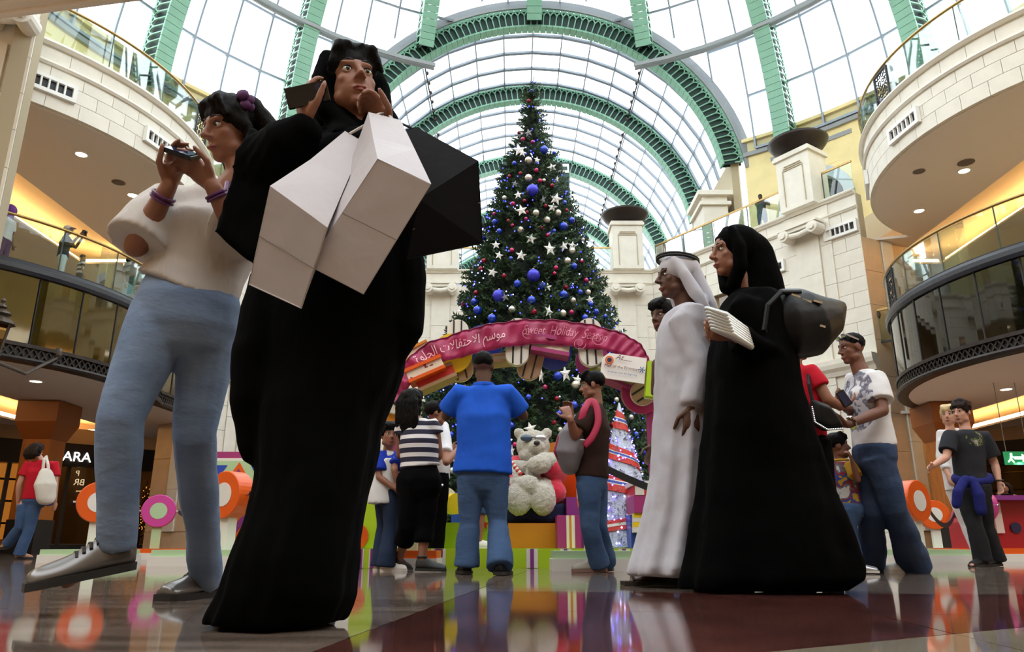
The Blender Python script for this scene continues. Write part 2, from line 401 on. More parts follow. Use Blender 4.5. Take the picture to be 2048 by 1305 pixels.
# diagonal walls left and right
WR0, WR1 = (5.75, 28.9), (10.85, 21.6)
WL0, WL1 = (-9.3, 23.0), (-4.3, 28.9)
wr = MB().build('wall_right', STONE, kind='structure'); LR = hypot(WR1[0]-WR0[0], WR1[1]-WR0[1])
block_wall(wr, WR0, WR1, rowsW, 1.1, [(3.0, 4.9, 6.3, 9.1), (.7, 1.8, 8.0, 9.1), (.7, 1.8, 6.3, 7.6), (2.35, 2.75, 9.5, 10.0), (3.0, 4.9, 2.8, 5.2)])
for s0, s1 in ((6.7, 7.55),):
    pil(wr, WR0, WR1, s0, s1, 0, 9.9); pil(wr, WR0, WR1, s0-.4, s1+.4, 0, 10.9, out=.05, n=8)
dR = V((WR1[0]-WR0[0], WR1[1]-WR0[1], 0)).normalized(); nR = V((dR.y, -dR.x, 0))
volute_capital(wr, V((WR0[0], WR0[1], 10.1))+dR*7.12+nR*.25, nR, wd=1.5)
MB().bar(V((WR0[0]+.9, WR0[1]+1.2, 4.5)), V((WR1[0]+.6, WR1[1]+1.4, 4.5)), .2, 9.0).build('inner_wall', mat('brown inner wall'), wr)
for s, z in ((8.3, 9.85), (5.6, 9.35)): vent(wr, V((WR0[0], WR0[1], z))+dR*s+nR*.06, nR)
wl = MB().build('wall_left', STONE, kind='structure'); LL = hypot(WL1[0]-WL0[0], WL1[1]-WL0[1])
dL = V((WL1[0]-WL0[0], WL1[1]-WL0[1], 0)).normalized(); nL = V((dL.y, -dL.x, 0))
block_wall(wl, WL0, WL1, rowsW, 1.1, [(2.6, 4.3, 6.3, 9.1), (2.6, 4.3, .55, 5.2)])
pil(wl, WL0, WL1, .9, 1.75, 0, 9.9); pil(wl, WL0, WL1, .5, 2.15, 0, 10.9, out=.05, n=8)
volute_capital(wl, V((WL0[0], WL0[1], 10.1))+dL*1.3+nL*.25, nL)
vent(wb, (3.2+3.1, 28.8, 9.35), (0, -1, 0)) if False else None
vent(wl, V((WL0[0], WL0[1], 9.35))+dL*6.9+nL*.06, nL); vent(wr, V((WR0[0], WR0[1], 9.35))+dR*.9+nR*.06, nR)
MB().bar(V((WL0[0]-.6, WL0[1]+1.4, 4.5)), V((WL1[0]-.9, WL1[1]+1.2, 4.5)), .2, 9.0).build('inner_wall', mat('brown inner wall'), wl)
ring = [WL0, WL1, WR0, WR1]
tr = MB().build('trim_1', STONE, kind='structure')
moulding(tr, ring, 10.92, .14, .16); moulding(tr, ring, 10.42, .1, .1)
moulding(tr, ring, 5.2, .5, .32, name='ledge')
# tan stone return walls beside the upper galleries
for s, wx in ((1, WR1), (-1, WL0)):
    x0 = wx[0]; y0 = wx[1]; n = 'wall_right_return' if s > 0 else 'wall_left_return'
    r = MB().build(n, TAN, kind='structure'); q0, q1 = ((x0, y0), (x0+2.0*s, y0+.9))
    if s < 0: q0, q1 = q1, q0
    block_wall(r, q0, q1, [0]+sep(0, 0, .6, 9.45, 8), 2.2, m=TAN, back=TAN, depth=.3)
    pil(r, q0, q1, .8, 1.25, .6, 9.4, out=.08)
# pillars with bowls on the parapet
BOWL = mat('dark bronze bowl', '#2b211c', .4, metal=.3)
def parapet_pillar(loc, rz, lab):
    t = thing('pillar', loc, lab, 'pillar'); R = M.Rotation(rz, 3, 'Z'); l = V(loc)
    MB().box(l+V((0, 0, .95)), (1.25, 1.0, 1.9), R).build('shaft', STONE, t)
    MB().box(l+V((0, 0, 1.95)), (1.4, 1.15, .12), R).box(l+V((0, 0, 2.04)), (1.32, 1.08, .08), R).build('cap', STONE, t)
    f = MB()
    for s in (-1, 1): f.box(l+R @ V((s*.38, -.51, .8)), (.03, .04, 1.3), R)
    for k in range(3): f.box(l+R @ V((0, -.51, 1.46+k*.07)), (.79-k*.08, .04, .03), R)
    f.build('panel_lines', STONEJ, t)
    MB().lathe([(.0, 0), (.42, .0), (.5, .06), (.82, .22), (.97, .42), (1.0, .5), (.93, .5), (.75, .3), (.0, .2)], l+V((0, 0, 2.08)), 32).build('bowl', BOWL, t, smooth=True, label='shallow dark bronze bowl')
parapet_pillar((4.75, 29.05, Z2+.02), 0, 'white stone pillar under a dark bowl beside the tall Christmas tree')
p = V((WR0[0], WR0[1], Z2+.02))+dR*7.1-nR*.1
parapet_pillar(tuple(p), atan2(dR.y, dR.x), 'white stone pillar under a dark bowl before the arched yellow wall')
parapet_pillar((-2.85, 29.05, Z2+.02), 0, 'white stone pillar left of the tree, mostly behind the dark shopping bag')
# yellow drum wall under the dome
wy = MB().build('wall_drum', YEL, kind='structure'); RD = 15.6
def drum(az0, az1, z0, z1, m, r=RD, th=.3, name='drum_panel', n=1):
    for i in range(n):
        a0 = az0+(az1-az0)*i/n; a1 = az0+(az1-az0)*(i+1)/n; st = max(1, int((a1-a0)/4)); mb = MB(); rings = []
        for k in range(st+1):
            a = radians(a0+(a1-a0)*k/st); d = V((sin(a), cos(a), 0)); o = V((DC.x, DC.y, 0))
            rings.append([o+d*r+V((0, 0, z0)), o+d*r+V((0, 0, z1)), o+d*(r+th)+V((0, 0, z1)), o+d*(r+th)+V((0, 0, z0))])
        mb.loft(rings).build(name, m, wy)
drum(33, 38.2, 11, 16, YEL); drum(38.2, 46.8, 14.0, 16, YEL)
drum(46.8, 180, 11, 16, YEL, n=4); drum(180, 327, 11, 16, YEL, n=5)
drum(33, 150, 15.35, 15.52, GREY, r=RD-.12, th=.14, name='cornice', n=4); drum(210, 327, 15.35, 15.52, GREY, r=RD-.12, th=.14, name='cornice', n=4)
drum(33, 327, 15.98, 16.12, YEL, r=RD-.15, th=.3, name='eaves', n=10)
drum(34.5, 36, 11, 13.0, YEL, r=RD-.6, th=.6, name='niche_side')
# arched opening in the drum
g = MB(); azc = 42.5; wdeg = 3.9
for k in range(12):
    t0, t1 = pi*k/12, pi*(k+1)/12
    def q(t, r, rr): a = radians(azc-cos(t)*r*wdeg); d = V((sin(a), cos(a), 0)); return V((DC.x, DC.y, 12.6+sin(t)*r*1.08))+d*rr
    g.loft([[q(t, 1.0, RD-.1), q(t, 1.35, RD-.1), q(t, 1.35, RD+.3), q(t, 1.0, RD+.3)] for t in (t0, t1)])
for s in (-1, 1):
    a0, a1 = [radians(azc+s*wdeg*x) for x in (1.0, 1.35)]
    g.loft([[V((DC.x, DC.y, z))+V((sin(a), cos(a), 0))*r for a, r in ((a0, RD-.1), (a1, RD-.1), (a1, RD+.3), (a0, RD+.3))] for z in (11, 12.6)])
fixn(g.build('arch_surround', mat('pale grey stone', '#b9c0c8', .7), wy))
s2 = MB()
for k in range(8):
    t0, t1 = pi*k/8, pi*(k+1)/8
    s2.loft([[q(t, 1.3, RD), V((q(t, 1.3, RD).x, q(t, 1.3, RD).y, 14.2)), V((q(t, 1.3, RD+.25).x, q(t, 1.3, RD+.25).y, 14.2)), q(t, 1.3, RD+.25)] for t in (t0, t1)])
fixn(s2.build('spandrel', YEL, wy))
MB().box((DC.x+sin(radians(azc))*(RD+1.5), DC.y+cos(radians(azc))*(RD+1.5), 13), (4, .3, 4.5), M.Rotation(-radians(azc), 3, 'Z')).build('niche_back', mat('dark glazing', '#14181d', .1), wy)
for az in (39.6, 45.6): 
    a = radians(az); c = V((DC.x, DC.y, 14.95 if az < 42 else 15.0))+V((sin(a), cos(a), 0))*(RD-.03)
    MB().box(c, (1.5, .05, .17), M.Rotation(-a, 3, 'Z')).build('slot_vent', GREY, wy)
# terraces floors on level two and one, closing walls, outer shell
deck = mat('terrace stone', '#8d8273', .7)
tf = MB().build('floor_terrace', deck, kind='structure')
MB().box((.7, 40, Z2-.12), (26, 22, .2)).build('terrace_slab', deck, tf)
# white stone pavilion at the vault springing on the terrace
wv = MB().build('wall_vault', STONE, kind='structure')
for s in (-1, 1):
    p0 = (DC.x+s*8.35, 27.6); p1 = (DC.x+s*8.35, YE)
    if s > 0: p0, p1 = p1, p0
    if s > 0: block_wall(wv, p1, p0, [11, 11.8, 12.6, 13.4, 14.3, 15.4], 3.2) if False else block_wall(wv, (p1[0], p1[1]), (p0[0], p0[1]), [11, 11.8, 12.6, 13.4, 14.3, 15.4], 3.2)
    else: block_wall(wv, (p0[0], p0[1]), (p1[0], p1[1]), [11, 11.8, 12.6, 13.4, 14.3, 15.4], 3.2)
pv = MB()
for (x, y, wd, d, z0, z1) in ((8.15, 28.3, 1.0, 1.6, 11, 13.7), (8.15, 28.3, 1.4, 2.0, 13.7, 13.9), (8.15, 28.3, 1.25, 1.85, 13.3, 13.45)): pv.box((x, y, (z0+z1)/2), (wd, d, z1-z0))
pv.build('pavilion_pier', STONE, wv)
MB().box((DC.x, YE+.4, 7), (22, .3, 14)).build('end_wall', STONE, wv)
sh = MB()                                        # outer shell: closes the hall all round, behind the galleries and the camera
for i in range(24):
    a0, a1 = [radians(38+284*k/24) for k in (i, i+1)]; rr = 21
    sh.loft([[V((DC.x+sin(a)*r, DC.y+cos(a)*r, z)) for r, z in ((rr, 0), (rr, 11), (rr+.3, 11), (rr+.3, 0))] for a in (a0, a1)])
fixn(sh.build('wall_outer', mat('warm inner wall', '#b09472', .8), kind='structure'))
def slab(pts, z0, z1): return MB().prism(pts, (0, 0, z0), (1, 0, 0), (0, 1, 0), z1-z0)
def arcpts(c, r, a0, a1, n): return [(c[0]+r*cos(radians(a0+(a1-a0)*k/n)), c[1]+r*sin(radians(a0+(a1-a0)*k/n))) for k in range(n+1)]
# ---------------- curved galleries
def scroll_panel(root, pa, pb, z0, z1, name='iron_panel'):
    """wrought iron panel of scrolls between plan points pa and pb"""
    pa = V((pa[0], pa[1], 0)); pb = V((pb[0], pb[1], 0)); d = pb-pa; L = d.length; d.normalize(); m = MB(); up = V((0, 0, 1)); H = z1-z0
    q = lambda s, h: pa+d*s+up*(z0+h)
    for a, b in (((0, 0), (L, 0)), ((L, 0), (L, H)), ((L, H), (0, H)), ((0, H), (0, 0))): m.bar(q(*a), q(*b), .05, .05, V((d.y, -d.x, 0)))
    rnd = random.Random(5)
    for i in range(4):
        for j in range(5):
            cx, cz = L*(i+.5)/4, H*(j+.5)/5; r0 = min(L/8, H/10)*1.15; s = rnd.choice((-1, 1)); th = rnd.random()*6; pts = []
            for k in range(11): t = k/10; pts.append(q(cx+cos(th+s*t*7)*r0*(1-.75*t), cz+sin(th+s*t*7)*r0*(1-.75*t)))
            m.tube(pts, .016, 5)
    return m.build(name, IRON, root)
def gallery(side, cx, cy, r1, r2, a0, a1, seed):
    sg = 1 if side == 'right' else -1
    def C(a, r, z):                       # the left front runs straight to the wall after the bend
        b = min(a, 20) if side == 'left' else a
        return V((cx+r*cos(radians(b))+(a-b)*.004, cy+r*sin(radians(b))+(a-b)*.07, z))
    arcC = lambda r: [tuple(C(a0+(a1-a0)*k/40, r, 0))[:2] for k in range(41)]
    def arcband(a, b, prof, st=2): return [[C(a+(b-a)*k/st, r, z) for r, z in prof] for k in range(st+1)]
    # --- lower balcony front: gloss panels, lattice band, trims
    lo = MB().build('wall_%s_balcony' % side, BRONZE, kind='structure')
    n = 13; da = (a1-a0)/n
    pan = OLIVE if side == 'left' else DARKG
    for i in range(n):
        x = a0+da*i
        fixn(MB().loft(arcband(x+.12, x+da-.12, [(r1-.02, 4.3), (r1, 4.3), (r1, 5.78), (r1-.02, 5.78)], 6)).build('gloss_panel', pan, lo, smooth=False))
        MB().bar(C(x, r1-.0, 4.3), C(x, r1-.0, 5.8), .035, .035).build('panel_joint', BLK, lo)
    N = 60
    fixn(MB().loft(arcband(a0, a1, [(r1-.12, 4.25), (r1-.03, 4.25), (r1-.03, 5.85), (r1-.12, 5.85)], N)).build('panel_backing', BLK, lo))
    for prof, nm in (([(r1-.1, 5.78), (r1+.06, 5.78), (r1+.09, 5.86), (r1+.09, 5.96), (r1+.02, 6.05), (r1-.1, 6.05)], 'top_trim'), ([(r1-.1, 4.22), (r1+.05, 4.22), (r1+.05, 4.3), (r1-.1, 4.3)], 'lattice_trim'), ([(r1-.2, 3.9), (r1+.06, 3.9), (r1+.1, 3.95), (r1+.06, 4.0), (r1-.2, 4.0)], 'bottom_trim'), ([(r1-.08, 4.0), (r1-.03, 4.0), (r1-.03, 4.22), (r1-.08, 4.22)], 'lattice_back')):
        fixn(MB().loft(arcband(a0, a1, prof, N)).build(nm, BLK if nm == 'lattice_back' else (mat('blue black trim', '#2a2b33', .35) if nm == 'top_trim' else BRONZE), lo))
    lt = MB(); k = int((a1-a0)/1.6)
    for i in range(k):
        x = a0+(a1-a0)*i/k; y = x+(a1-a0)/k
        lt.bar(C(x, r1, 4.0), C(y, r1, 4.22), .03, .03); lt.bar(C(x, r1, 4.22), C(y, r1, 4.0), .03, .03)
    lt.build('lattice', BRONZE, lo, kind='stuff')
    # --- slabs, soffits with a lit tray
    inner = cx+sg*5.0
    fl1 = MB().build('ceiling_%s_lower' % side, SOFF, kind='structure')
    edge = arcC(r1-.1)
    yb, yf = 27.5, 6.0
    if side == 'right': back = [(21, yf), (21, yb), (10.2, yb)]; 
    else: back = [(-9.0, yb), (-21, yb), (-21, yf)]
    xi, xo, ye = sg*13.2, sg*15.4, 26.3
    def tray(edge, wx, ye, z, far_y):
        e = sorted([p for p in edge if abs(p[0]) < abs(xi)], key=lambda p: p[1]); w_ = wx-sg*.1
        pts = [(xi, e[0][1])]+e+[(w_, e[-1][1]+.5), (w_, ye), (xi, ye)]
        fixn(slab(pts, z-.03, z+.05).build('soffit', SOFF, cl)); fixn(slab([(xo, 6), (sg*22, 6), (sg*22, ye), (xo, ye)], z-.03, z+.03).build('soffit', SOFF, cl))
        fixn(slab([(w_, ye), (sg*22, ye), (sg*22, far_y), (w_, far_y)], z-.03, z+.03).build('soffit', SOFF, cl))
        MB().bar((xo+sg*.2, 7, z+.13), (xo+sg*.2, ye, z+.13), .05, .1).build('cove_lamp', COVE, cl); MB().bar((xi, ye+.15, z+.13), (xo, ye+.15, z+.13), .05, .1).build('cove_lamp', COVE, cl)
    cl = fl1; tray(edge, WR1[0] if sg > 0 else WL0[0], ye, 3.95, 30)
    top = edge+([(21.5, 8), (21.5, 28), (11.2, 28)] if side == 'right' else [(-9.6, 28), (-21.5, 28), (-21.5, 8)])
    o = slab(top, 4.45, 5.98).build('slab', WARMC, fl1); fixn(o)
    # --- upper fascia of stone blocks
    up = MB().build('wall_%s_fascia' % side, STONE, kind='structure')
    zr = [9.45, 9.82, 10.16, 10.5, 10.95]; nb = 20; db = (a1-a0)/nb
    for r in range(4):
        th = db-degs(.012/r2); mb = MB().loft([[V((rr*cos(radians(th*k/3)), rr*sin(radians(th*k/3)), z)) for rr, z in ((r2-.25, 0), (r2, 0), (r2, zr[r+1]-zr[r]-.012), (r2-.25, zr[r+1]-zr[r]-.012))] for k in range(4)])
        me = mb.mesh('fascia_block', STONE)
        for i in range(nb):
            aa = a0+db*(i+(.5 if r % 2 else 0))
            if side == 'left' and aa+db > 20.5: MB().loft(arcband(aa, aa+th, [(r2-.25, zr[r]+.006), (r2, zr[r]+.006), (r2, zr[r+1]-.006), (r2-.25, zr[r+1]-.006)], 3)).build('block', STONE, up)
            else: inst('block', me, up, (cx, cy, zr[r]+.006), radians(aa))
    fixn(MB().loft(arcband(a0, a1, [(r2-.28, 9.46), (r2-.02, 9.46), (r2-.02, 10.95), (r2-.28, 10.95)], N)).build('fascia_core', STONEJ, up))
    for z, h, q in ((10.46, .1, .08), (10.92, .13, .12)):
        fixn(MB().loft(arcband(a0, a1, [(r2-.1, z), (r2+q*.5, z), (r2+q, z+h*.5), (r2+q*.8, z+h), (r2-.1, z+h)], N)).build('moulding', STONE, up))
    mid = (a0+a1)/2
    for dd in ((-42, -3, 30) if side == 'right' else (-33, -6, 20)):
        a = mid-dd if side == 'right' else mid+dd
        vent(up, C(a, r2+.03, 9.98), (cos(radians(a)), sin(radians(a)), 0))
    uc = MB().build('ceiling_%s_upper' % side, SOFF, kind='structure')
    edge2 = arcC(r2-.1); xi, xo = sg*12.75, sg*14.6
    cl = uc; tray(edge2, WR1[0] if sg > 0 else WL0[0], 23.9, 9.45, 28.5)
    t2 = edge2+([(21.5, 8), (21.5, 28), (11.2, 28)] if side == 'right' else [(-9.6, 28), (-21.5, 28), (-21.5, 8)])
    fixn(slab(t2, 10.0, 10.98).build('tray_ceiling', WARMC, uc))
    # --- glass railings
    for lev, r, z, nm, where in ((1, r1-.02, 6.05, 'lower', 'first floor'), (2, r2-.02, 11.05, 'upper', 'second floor')):
        rt = thing('railing', tuple(C((a0+a1)/2, r, z)), 'curved glass railing with brass handrail on the %s %s gallery' % (side, where), 'railing')
        np_ = 9; dp = (a1-a0)/np_; ip = {('right', 1): 3, ('right', 2): 4, ('left', 1): 1, ('left', 2): 5}[(side, lev)]
        for i in range(np_):
            x0, x1 = a0+dp*i+.15, a0+dp*(i+1)-.15
            if i == ip:
                xm = x0+(x1-x0)*(.45 if side == 'right' else .5); scroll_panel(rt, C(x0, r, 0)[:2], C(xm, r, 0)[:2], z+.04, z+.92); x0 = xm+.2
            fixn(MB().loft(arcband(x0, x1, [(r-.008, z), (r+.008, z), (r+.008, z+.95), (r-.008, z+.95)], 6)).build('glass_pane', GL, rt))
            MB().bar(C(x1+.15, r, z), C(x1+.15, r, z+.97), .012, .03).build('seam', mat('dark seam', '#33433f', .4), rt)
        m = MB().tube([C(a0+(a1-a0)*k/N, r, z+1.0) for k in range(N+1)], .035, 8); m.build('handrail', BRASS, rt, smooth=True)
        MB().loft(arcband(a0, a1, [(r-.03, z-.02), (r+.03, z-.02), (r+.03, z+.03), (r-.03, z+.03)], N)).build('base_channel', BLK, rt)
def degs(x): return x*180/pi
gallery('right', 15.0, 16.8, 5.48, 5.5, 118, 250, 1)
gallery('left', -14.9, 18.45, 5.55, 6.15, -74, 58, 2)
# straight railings on the terraces between the galleries
def straight_rail(a, b, z, n, lab):
    a = V((a[0], a[1], z)); b = V((b[0], b[1], z)); rt = thing('railing', tuple((a+b)/2), lab, 'railing'); up = V((0, 0, 1)); d = (b-a)/n
    for i in range(n):
        MB().bar(a+d*(i+.01)+up*.48, a+d*(i+.99)+up*.48, .016, .94).build('glass_pane', GL, rt)
        MB().bar(a+d*i, a+d*i+up*.97, .03, .03).build('post', mat('dark seam'), rt)
    MB().bar(a+up*1.0, b+up*1.0, .06, .06).build('handrail', BRASS, rt); MB().bar(a, b, .05, .06).build('base_channel', BLK, rt)
ptR = lambda s, o=.0: V((WR0[0], WR0[1], 0))+dR*s-nR*(.05+o)
straight_rail((-2.1, 28.95), (4.1, 28.95), 11.07, 4, 'glass railing on the parapet behind the tree, between two bowl pillars')
straight_rail(tuple(ptR(.2))[:2], tuple(ptR(6.35))[:2], 11.07, 4, 'glass railing on the diagonal parapet where a man in black leans')
straight_rail(tuple(ptR(7.85))[:2], tuple(ptR(8.9))[:2], 11.07, 1, 'short glass railing between the right bowl pillar and the curved gallery')
straight_rail(WL0, (-4.45, 28.75), 11.07, 4, 'glass railing on the left parapet behind the woman with shopping bags')
straight_rail((-4.3, 28.95), (-3.55, 28.95), 11.07, 1, 'narrow glass railing left of the bowl pillar behind the dark bag')
straight_rail(tuple(ptR(3.0))[:2], tuple(ptR(4.9))[:2], 6.3, 1, 'glass railing in the wall opening behind the woman in black')
straight_rail((WR1[0]+.05, WR1[1]+.3), (12.6, 19.9), 6.05, 2, 'short glass railing beside the white pier on the right first floor')
# overhead gallery edge above the camera, left
oh = MB().build('ceiling_overhead', SOFF, kind='structure')
fixn(slab([(-11.5, 12.55), (-11.5, 8), (-4, 8), (-4, 11.25)], 10.0, 10.5).build('soffit', SOFF, oh))
for k in range(4): MB().bar((-11.5, 12.4-k*.3, 9.97), (-4, 11.1-k*.3, 9.97), .1, .06).build('soffit_batten', SOFF, oh)
# white pier at the far left
wp = MB().build('wall_left_pier', STONE, kind='structure')
block_wall(wp, (-12.4, 12.5), (-9.72, 13.0), [0]+sep(0, 0, .6, 11.3, 13), 1.2); block_wall(wp, (-9.72, 13.0), (-10.3, 13.9), [0]+sep(0, 0, .6, 11.3, 13), 1.2)
pil(wp, (-12.4, 12.5), (-9.72, 13.0), .8, 2.3, 0, 9.9, out=.06)
volute_capital(wp, (-10.1, 12.78, 10.3), (.19, -1, 0), wd=.95)
# ---------------- shop fronts under the galleries
def PW(u, v, p0, p1):                 # photo pixel met on a vertical plane through plan points p0, p1
    x, a, b = ray(u, v); dx, dy = p1[0]-p0[0], p1[1]-p0[1]
    k = (p0[0]*dy-p0[1]*dx)/(x*dy-a*dx); return V((x*k, a*k, CH+b*k))
GOLDW = mat('glowing amber wall', '#c98a3a', .7, emit=('#ffb45a', 1.3)); LIT = mat('lit shop sign', '#ffffff', .5, emit=('#ffffff', 3.0))  # amber wall glows itself, standing in for shop light falling on it
def storefront(side, p0, p1, nb, seed):
    """p0 to p1 with the hall on its right-hand side"""
    root = MB().build('wall_%s_shops' % side, BLK, kind='structure')
    a = V((p0[0], p0[1], 0)); b = V((p1[0], p1[1], 0)); d = (b-a).normalized(); n = V((-d.y, d.x, 0)); L = (b-a).length; up = V((0, 0, 1)); bw = L/nb
    MB().bar(a+up*3.15, b+up*3.15, .3, .8).build('sign_band', mat('black sign band', '#15100d', .35), root)
    MB().bar(a+up*3.75, b+up*3.75, .34, .5).build('wall_band', mat('warm inner wall'), root)
    MB().bar(a+up*.12, b+up*.12, .3, .24).build('plinth', BLK, root)
    for i in range(nb+1): MB().bar(a+d*bw*i+up*.2, a+d*bw*i+up*2.8, .09, .12, d).build('frame_post', mat('dark frame', '#241d18', .4), root)
    for i in range(nb): MB().bar(a+d*(bw*i+.06)+up*1.5, a+d*(bw*(i+1)-.06)+up*1.5, .02, 2.5).build('shop_pane', SHOPGL, root)
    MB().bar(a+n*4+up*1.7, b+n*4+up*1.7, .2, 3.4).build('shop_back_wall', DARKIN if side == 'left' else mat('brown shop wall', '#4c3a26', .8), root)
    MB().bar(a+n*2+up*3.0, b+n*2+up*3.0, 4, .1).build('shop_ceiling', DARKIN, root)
    for k in range(int(L/1.6)):
        q = a+d*(1+k*1.6)+n*1.2+up*2.93; MB().box(q, (.9, .08, .05), M.Rotation(atan2(d.y, d.x), 3, 'Z')).build('light_strip', mat('shop strip lamp', '#ffdca0', .5, emit=('#ffcf8a', 5)), root)
    return root, d, n
SL0, SL1 = (-21, 19.5), (-9.9, 30.2); sl, dl_, nl_ = storefront('left', SL0, SL1, 9, 1)
SR0, SR1 = (11.0, 30.2), (21.5, 19.0); sr, dr_, nr_ = storefront('right', SR0, SR1, 9, 2)
q = PW(138, 915, SL0, SL1); put_text('ZARA', .45, q-nl_*.2-V((0, 0, .14))+dl_*.05, dl_, (0, 0, 1), LIT, sl, name='sign_letters')
q = PW(168, 969, SL0, SL1)+nl_*.6; put_text('BR', .3, q, -dl_, (0, 0, 1), LIT, sl, name='sign_letters')
put_text('P', .25, q+V((-.1, 0, .32)), -dl_, (0, 0, 1), LIT, sl, name='sign_letters')
# bright window at the far left
g = MB(); q0 = PW(-40, 1000, SL0, SL1); g.box(V((q0.x, q0.y, 1.6))+nl_*1.0, (3.4, .1, 2.4), M.Rotation(atan2(dl_.y, dl_.x), 3, 'Z')); g.build('display_wall', GOLDW, sl)
for k in range(3): MB().box(V((q0.x, q0.y, .9+k*.7))+nl_*.9, (3.4, .25, .06), M.Rotation(atan2(dl_.y, dl_.x), 3, 'Z')).build('display_shelf', BLK, sl)
# right shop: brass clothes rails
for k, z in enumerate((1.5, 2.0, 2.6)):
    MB().tube([V((SR0[0], SR0[1], z))+dr_*6+nr_*(.9+k*.3), V((SR0[0], SR0[1], z))+dr_*14+nr_*(.9+k*.3)], .03, 6).build('clothes_rail', BRASS, sr)
for k in range(14):
    c = V((SR0[0], SR0[1], 0))+dr_*(7+k*.5)+nr_*1.1; MB().tube([c+V((0, 0, .7)), c+V((0, 0, 1.3)), c+V((0, 0, 1.45))], [(.2, .06), (.18, .05), (.05, .03)], 8).build('hung_garment', [BLK, DARKIN, mat('grey garment', '#4a4644', .9)][k % 3], sr)
def column(x, y, lab):
    t = thing('column', (x, y, 0), lab, 'column')
    MB().box((x, y, 1.85), (.72, .72, 2.2)).build('shaft', ORN, t); MB().box((x, y, .42), (.78, .78, .84)).build('base', BLK, t)
    MB().loft([[(x+sx*w, y+sy*w, z) for sx, sy in ((-1, -1), (1, -1), (1, 1), (-1, 1))] for w, z in ((.37, 2.9), (.55, 3.35), (.55, 3.9))]).build('capital', mat('dark orange timber', '#8f4f16', .5), t)
column(-12.55, 20.2, 'orange timber column with a black base beside the walking woman in red')
column(11.75, 20.4, 'orange timber column with a black base behind the boy in the grey tee')
# upper shop sign and walls on the first floor
bs = MB().build('wall_right_upper_shops', mat('cream shop wall', '#cbb58c', .7), kind='structure')
MB().bar((10.6, 27.2, 7.9), (20, 24, 7.9), .2, 3.6).build('shop_wall', mat('cream shop wall'), bs)
b0, b1 = (10.6, 27.2), (20, 24); q = PW(1768, 694, b0, b1); dd = V((9.4, -3.2, 0)).normalized(); nn_ = V((dd.y, -dd.x, 0))
MB().bar(q+nn_*.15-dd*.9+V((0, 0, .2)), q+nn_*.15+dd*2+V((0, 0, .2)), .08, 1.1).build('sign_board', BLK, bs)
put_text('BOSS', .52, q+nn_*.25+dd*.4, dd, (0, 0, 1), LIT, bs, name='sign_letters'); put_text('HUGO', .2, q+nn_*.25+dd*.3-V((0, 0, .26)), dd, (0, 0, 1), LIT, bs, name='sign_letters', sp=1.5)
# exit sign
q = P(2036, 917, 17.5); t = thing('exit_sign', tuple(q), 'green illuminated exit sign hanging beyond the boy in grey', 'sign')
MB().box(q, (.62, .06, .3)).build('case', mat('exit green', '#1a7a4c', .4, emit=('#1f9a5c', .5)), t)
MB().box(q+V((0, -.035, 0)), (.2, .01, .06)).prism([(0, -.09), (.14, 0), (0, .09)], q+V((.08, -.03, 0)), (1, 0, 0), (0, 0, 1), .01).build('arrow', LIT, t)
r_ = MB()
r_.ell(q+V((-.17, -.04, .085)), (.028, .01, .028), n=8, m=4).bar(q+V((-.17, -.04, .06)), q+V((-.19, -.04, -.02)), .04, .01, V((0, 1, 0))).bar(q+V((-.19, -.04, -.02)), q+V((-.13, -.04, -.1)), .025, .01, V((0, 1, 0))).bar(q+V((-.19, -.04, -.02)), q+V((-.26, -.04, -.09)), .025, .01, V((0, 1, 0))).bar(q+V((-.17, -.04, .05)), q+V((-.11, -.04, 0)), .02, .01, V((0, 1, 0)))
r_.build('running_figure', LIT, t); MB().tube([q+V((-.25, 0, .15)), q+V((-.25, 0, 3.92-q.z))], .01, 5).tube([q+V((.25, 0, .15)), q+V((.25, 0, 3.92-q.z))], .01, 5).build('hanger', GREY, t)
# ---------------- ceiling lights, round speakers
def downlight(u, v, Z, lab, r=.13):
    q = PZ(u, v, Z); t = thing('downlight', tuple(q), lab, 'ceiling light', 'recessed downlights in the gallery ceilings')
    MB().lathe([(r+.05, .0), (r+.05, -.02), (r, -.025), (r, .0)], q, 20).build('trim_ring', WHT, t)
    MB().lathe([(0.001, -.012), (r, -.012), (r, -.004), (0.001, -.004)], q, 20).build('lamp', LAMP, t)
for u, v, Z, lab in ((163, 308, 9.42, 'bright downlight in the left taupe upper ceiling, nearest the fascia'), (266, 390, 9.42, 'downlight in the left upper ceiling beside the girl with the phone'),
    (1928, 341, 9.42, 'largest bright downlight in the right upper ceiling'), (1838, 421, 9.42, 'small downlight in the right upper ceiling, near the stone edge'),
    (72, 762, 3.92, 'downlight under the left lower balcony, at the far left'), (273, 832, 3.92, 'downlight under the left lower balcony between the legs of the girl'),
    (272, 896, 3.92, 'farthest small downlight beyond the left light cove'), (2012, 778, 3.92, 'oval downlight under the right lower balcony')):
    downlight(u, v, Z, lab)
    ld = bpy.data.lights.new('downlight_beam', 'SPOT'); ld.energy = 260; ld.color = (1, .82, .6); ld.spot_size = 2.2; ld.spot_blend = .8; ld.shadow_soft_size = .1; lo_ = bpy.data.objects.new('downlight_beam', ld); COL.objects.link(lo_); lo_.parent = t; lo_.location = (0, 0, -.08)
def speaker(u, v, Z, lab, r=.17):
    q = PZ(u, v, Z); t = thing('ceiling_speaker', tuple(q), lab, 'speaker'); MB().lathe([(0.001, -.03), (r*.7, -.03), (r, -.01), (r, 0)], q, 20).build('grille', mat('grey speaker grille', '#6e6259', .7), t)
speaker(237, 365, 9.42, 'round grey speaker between two downlights in the left upper ceiling'); speaker(1932, 325, 9.42, 'round grey speaker above the largest downlight, right', .2)
speaker(1838, 343, 9.42, 'round grey sensor near the stone fascia, right ceiling', .15)
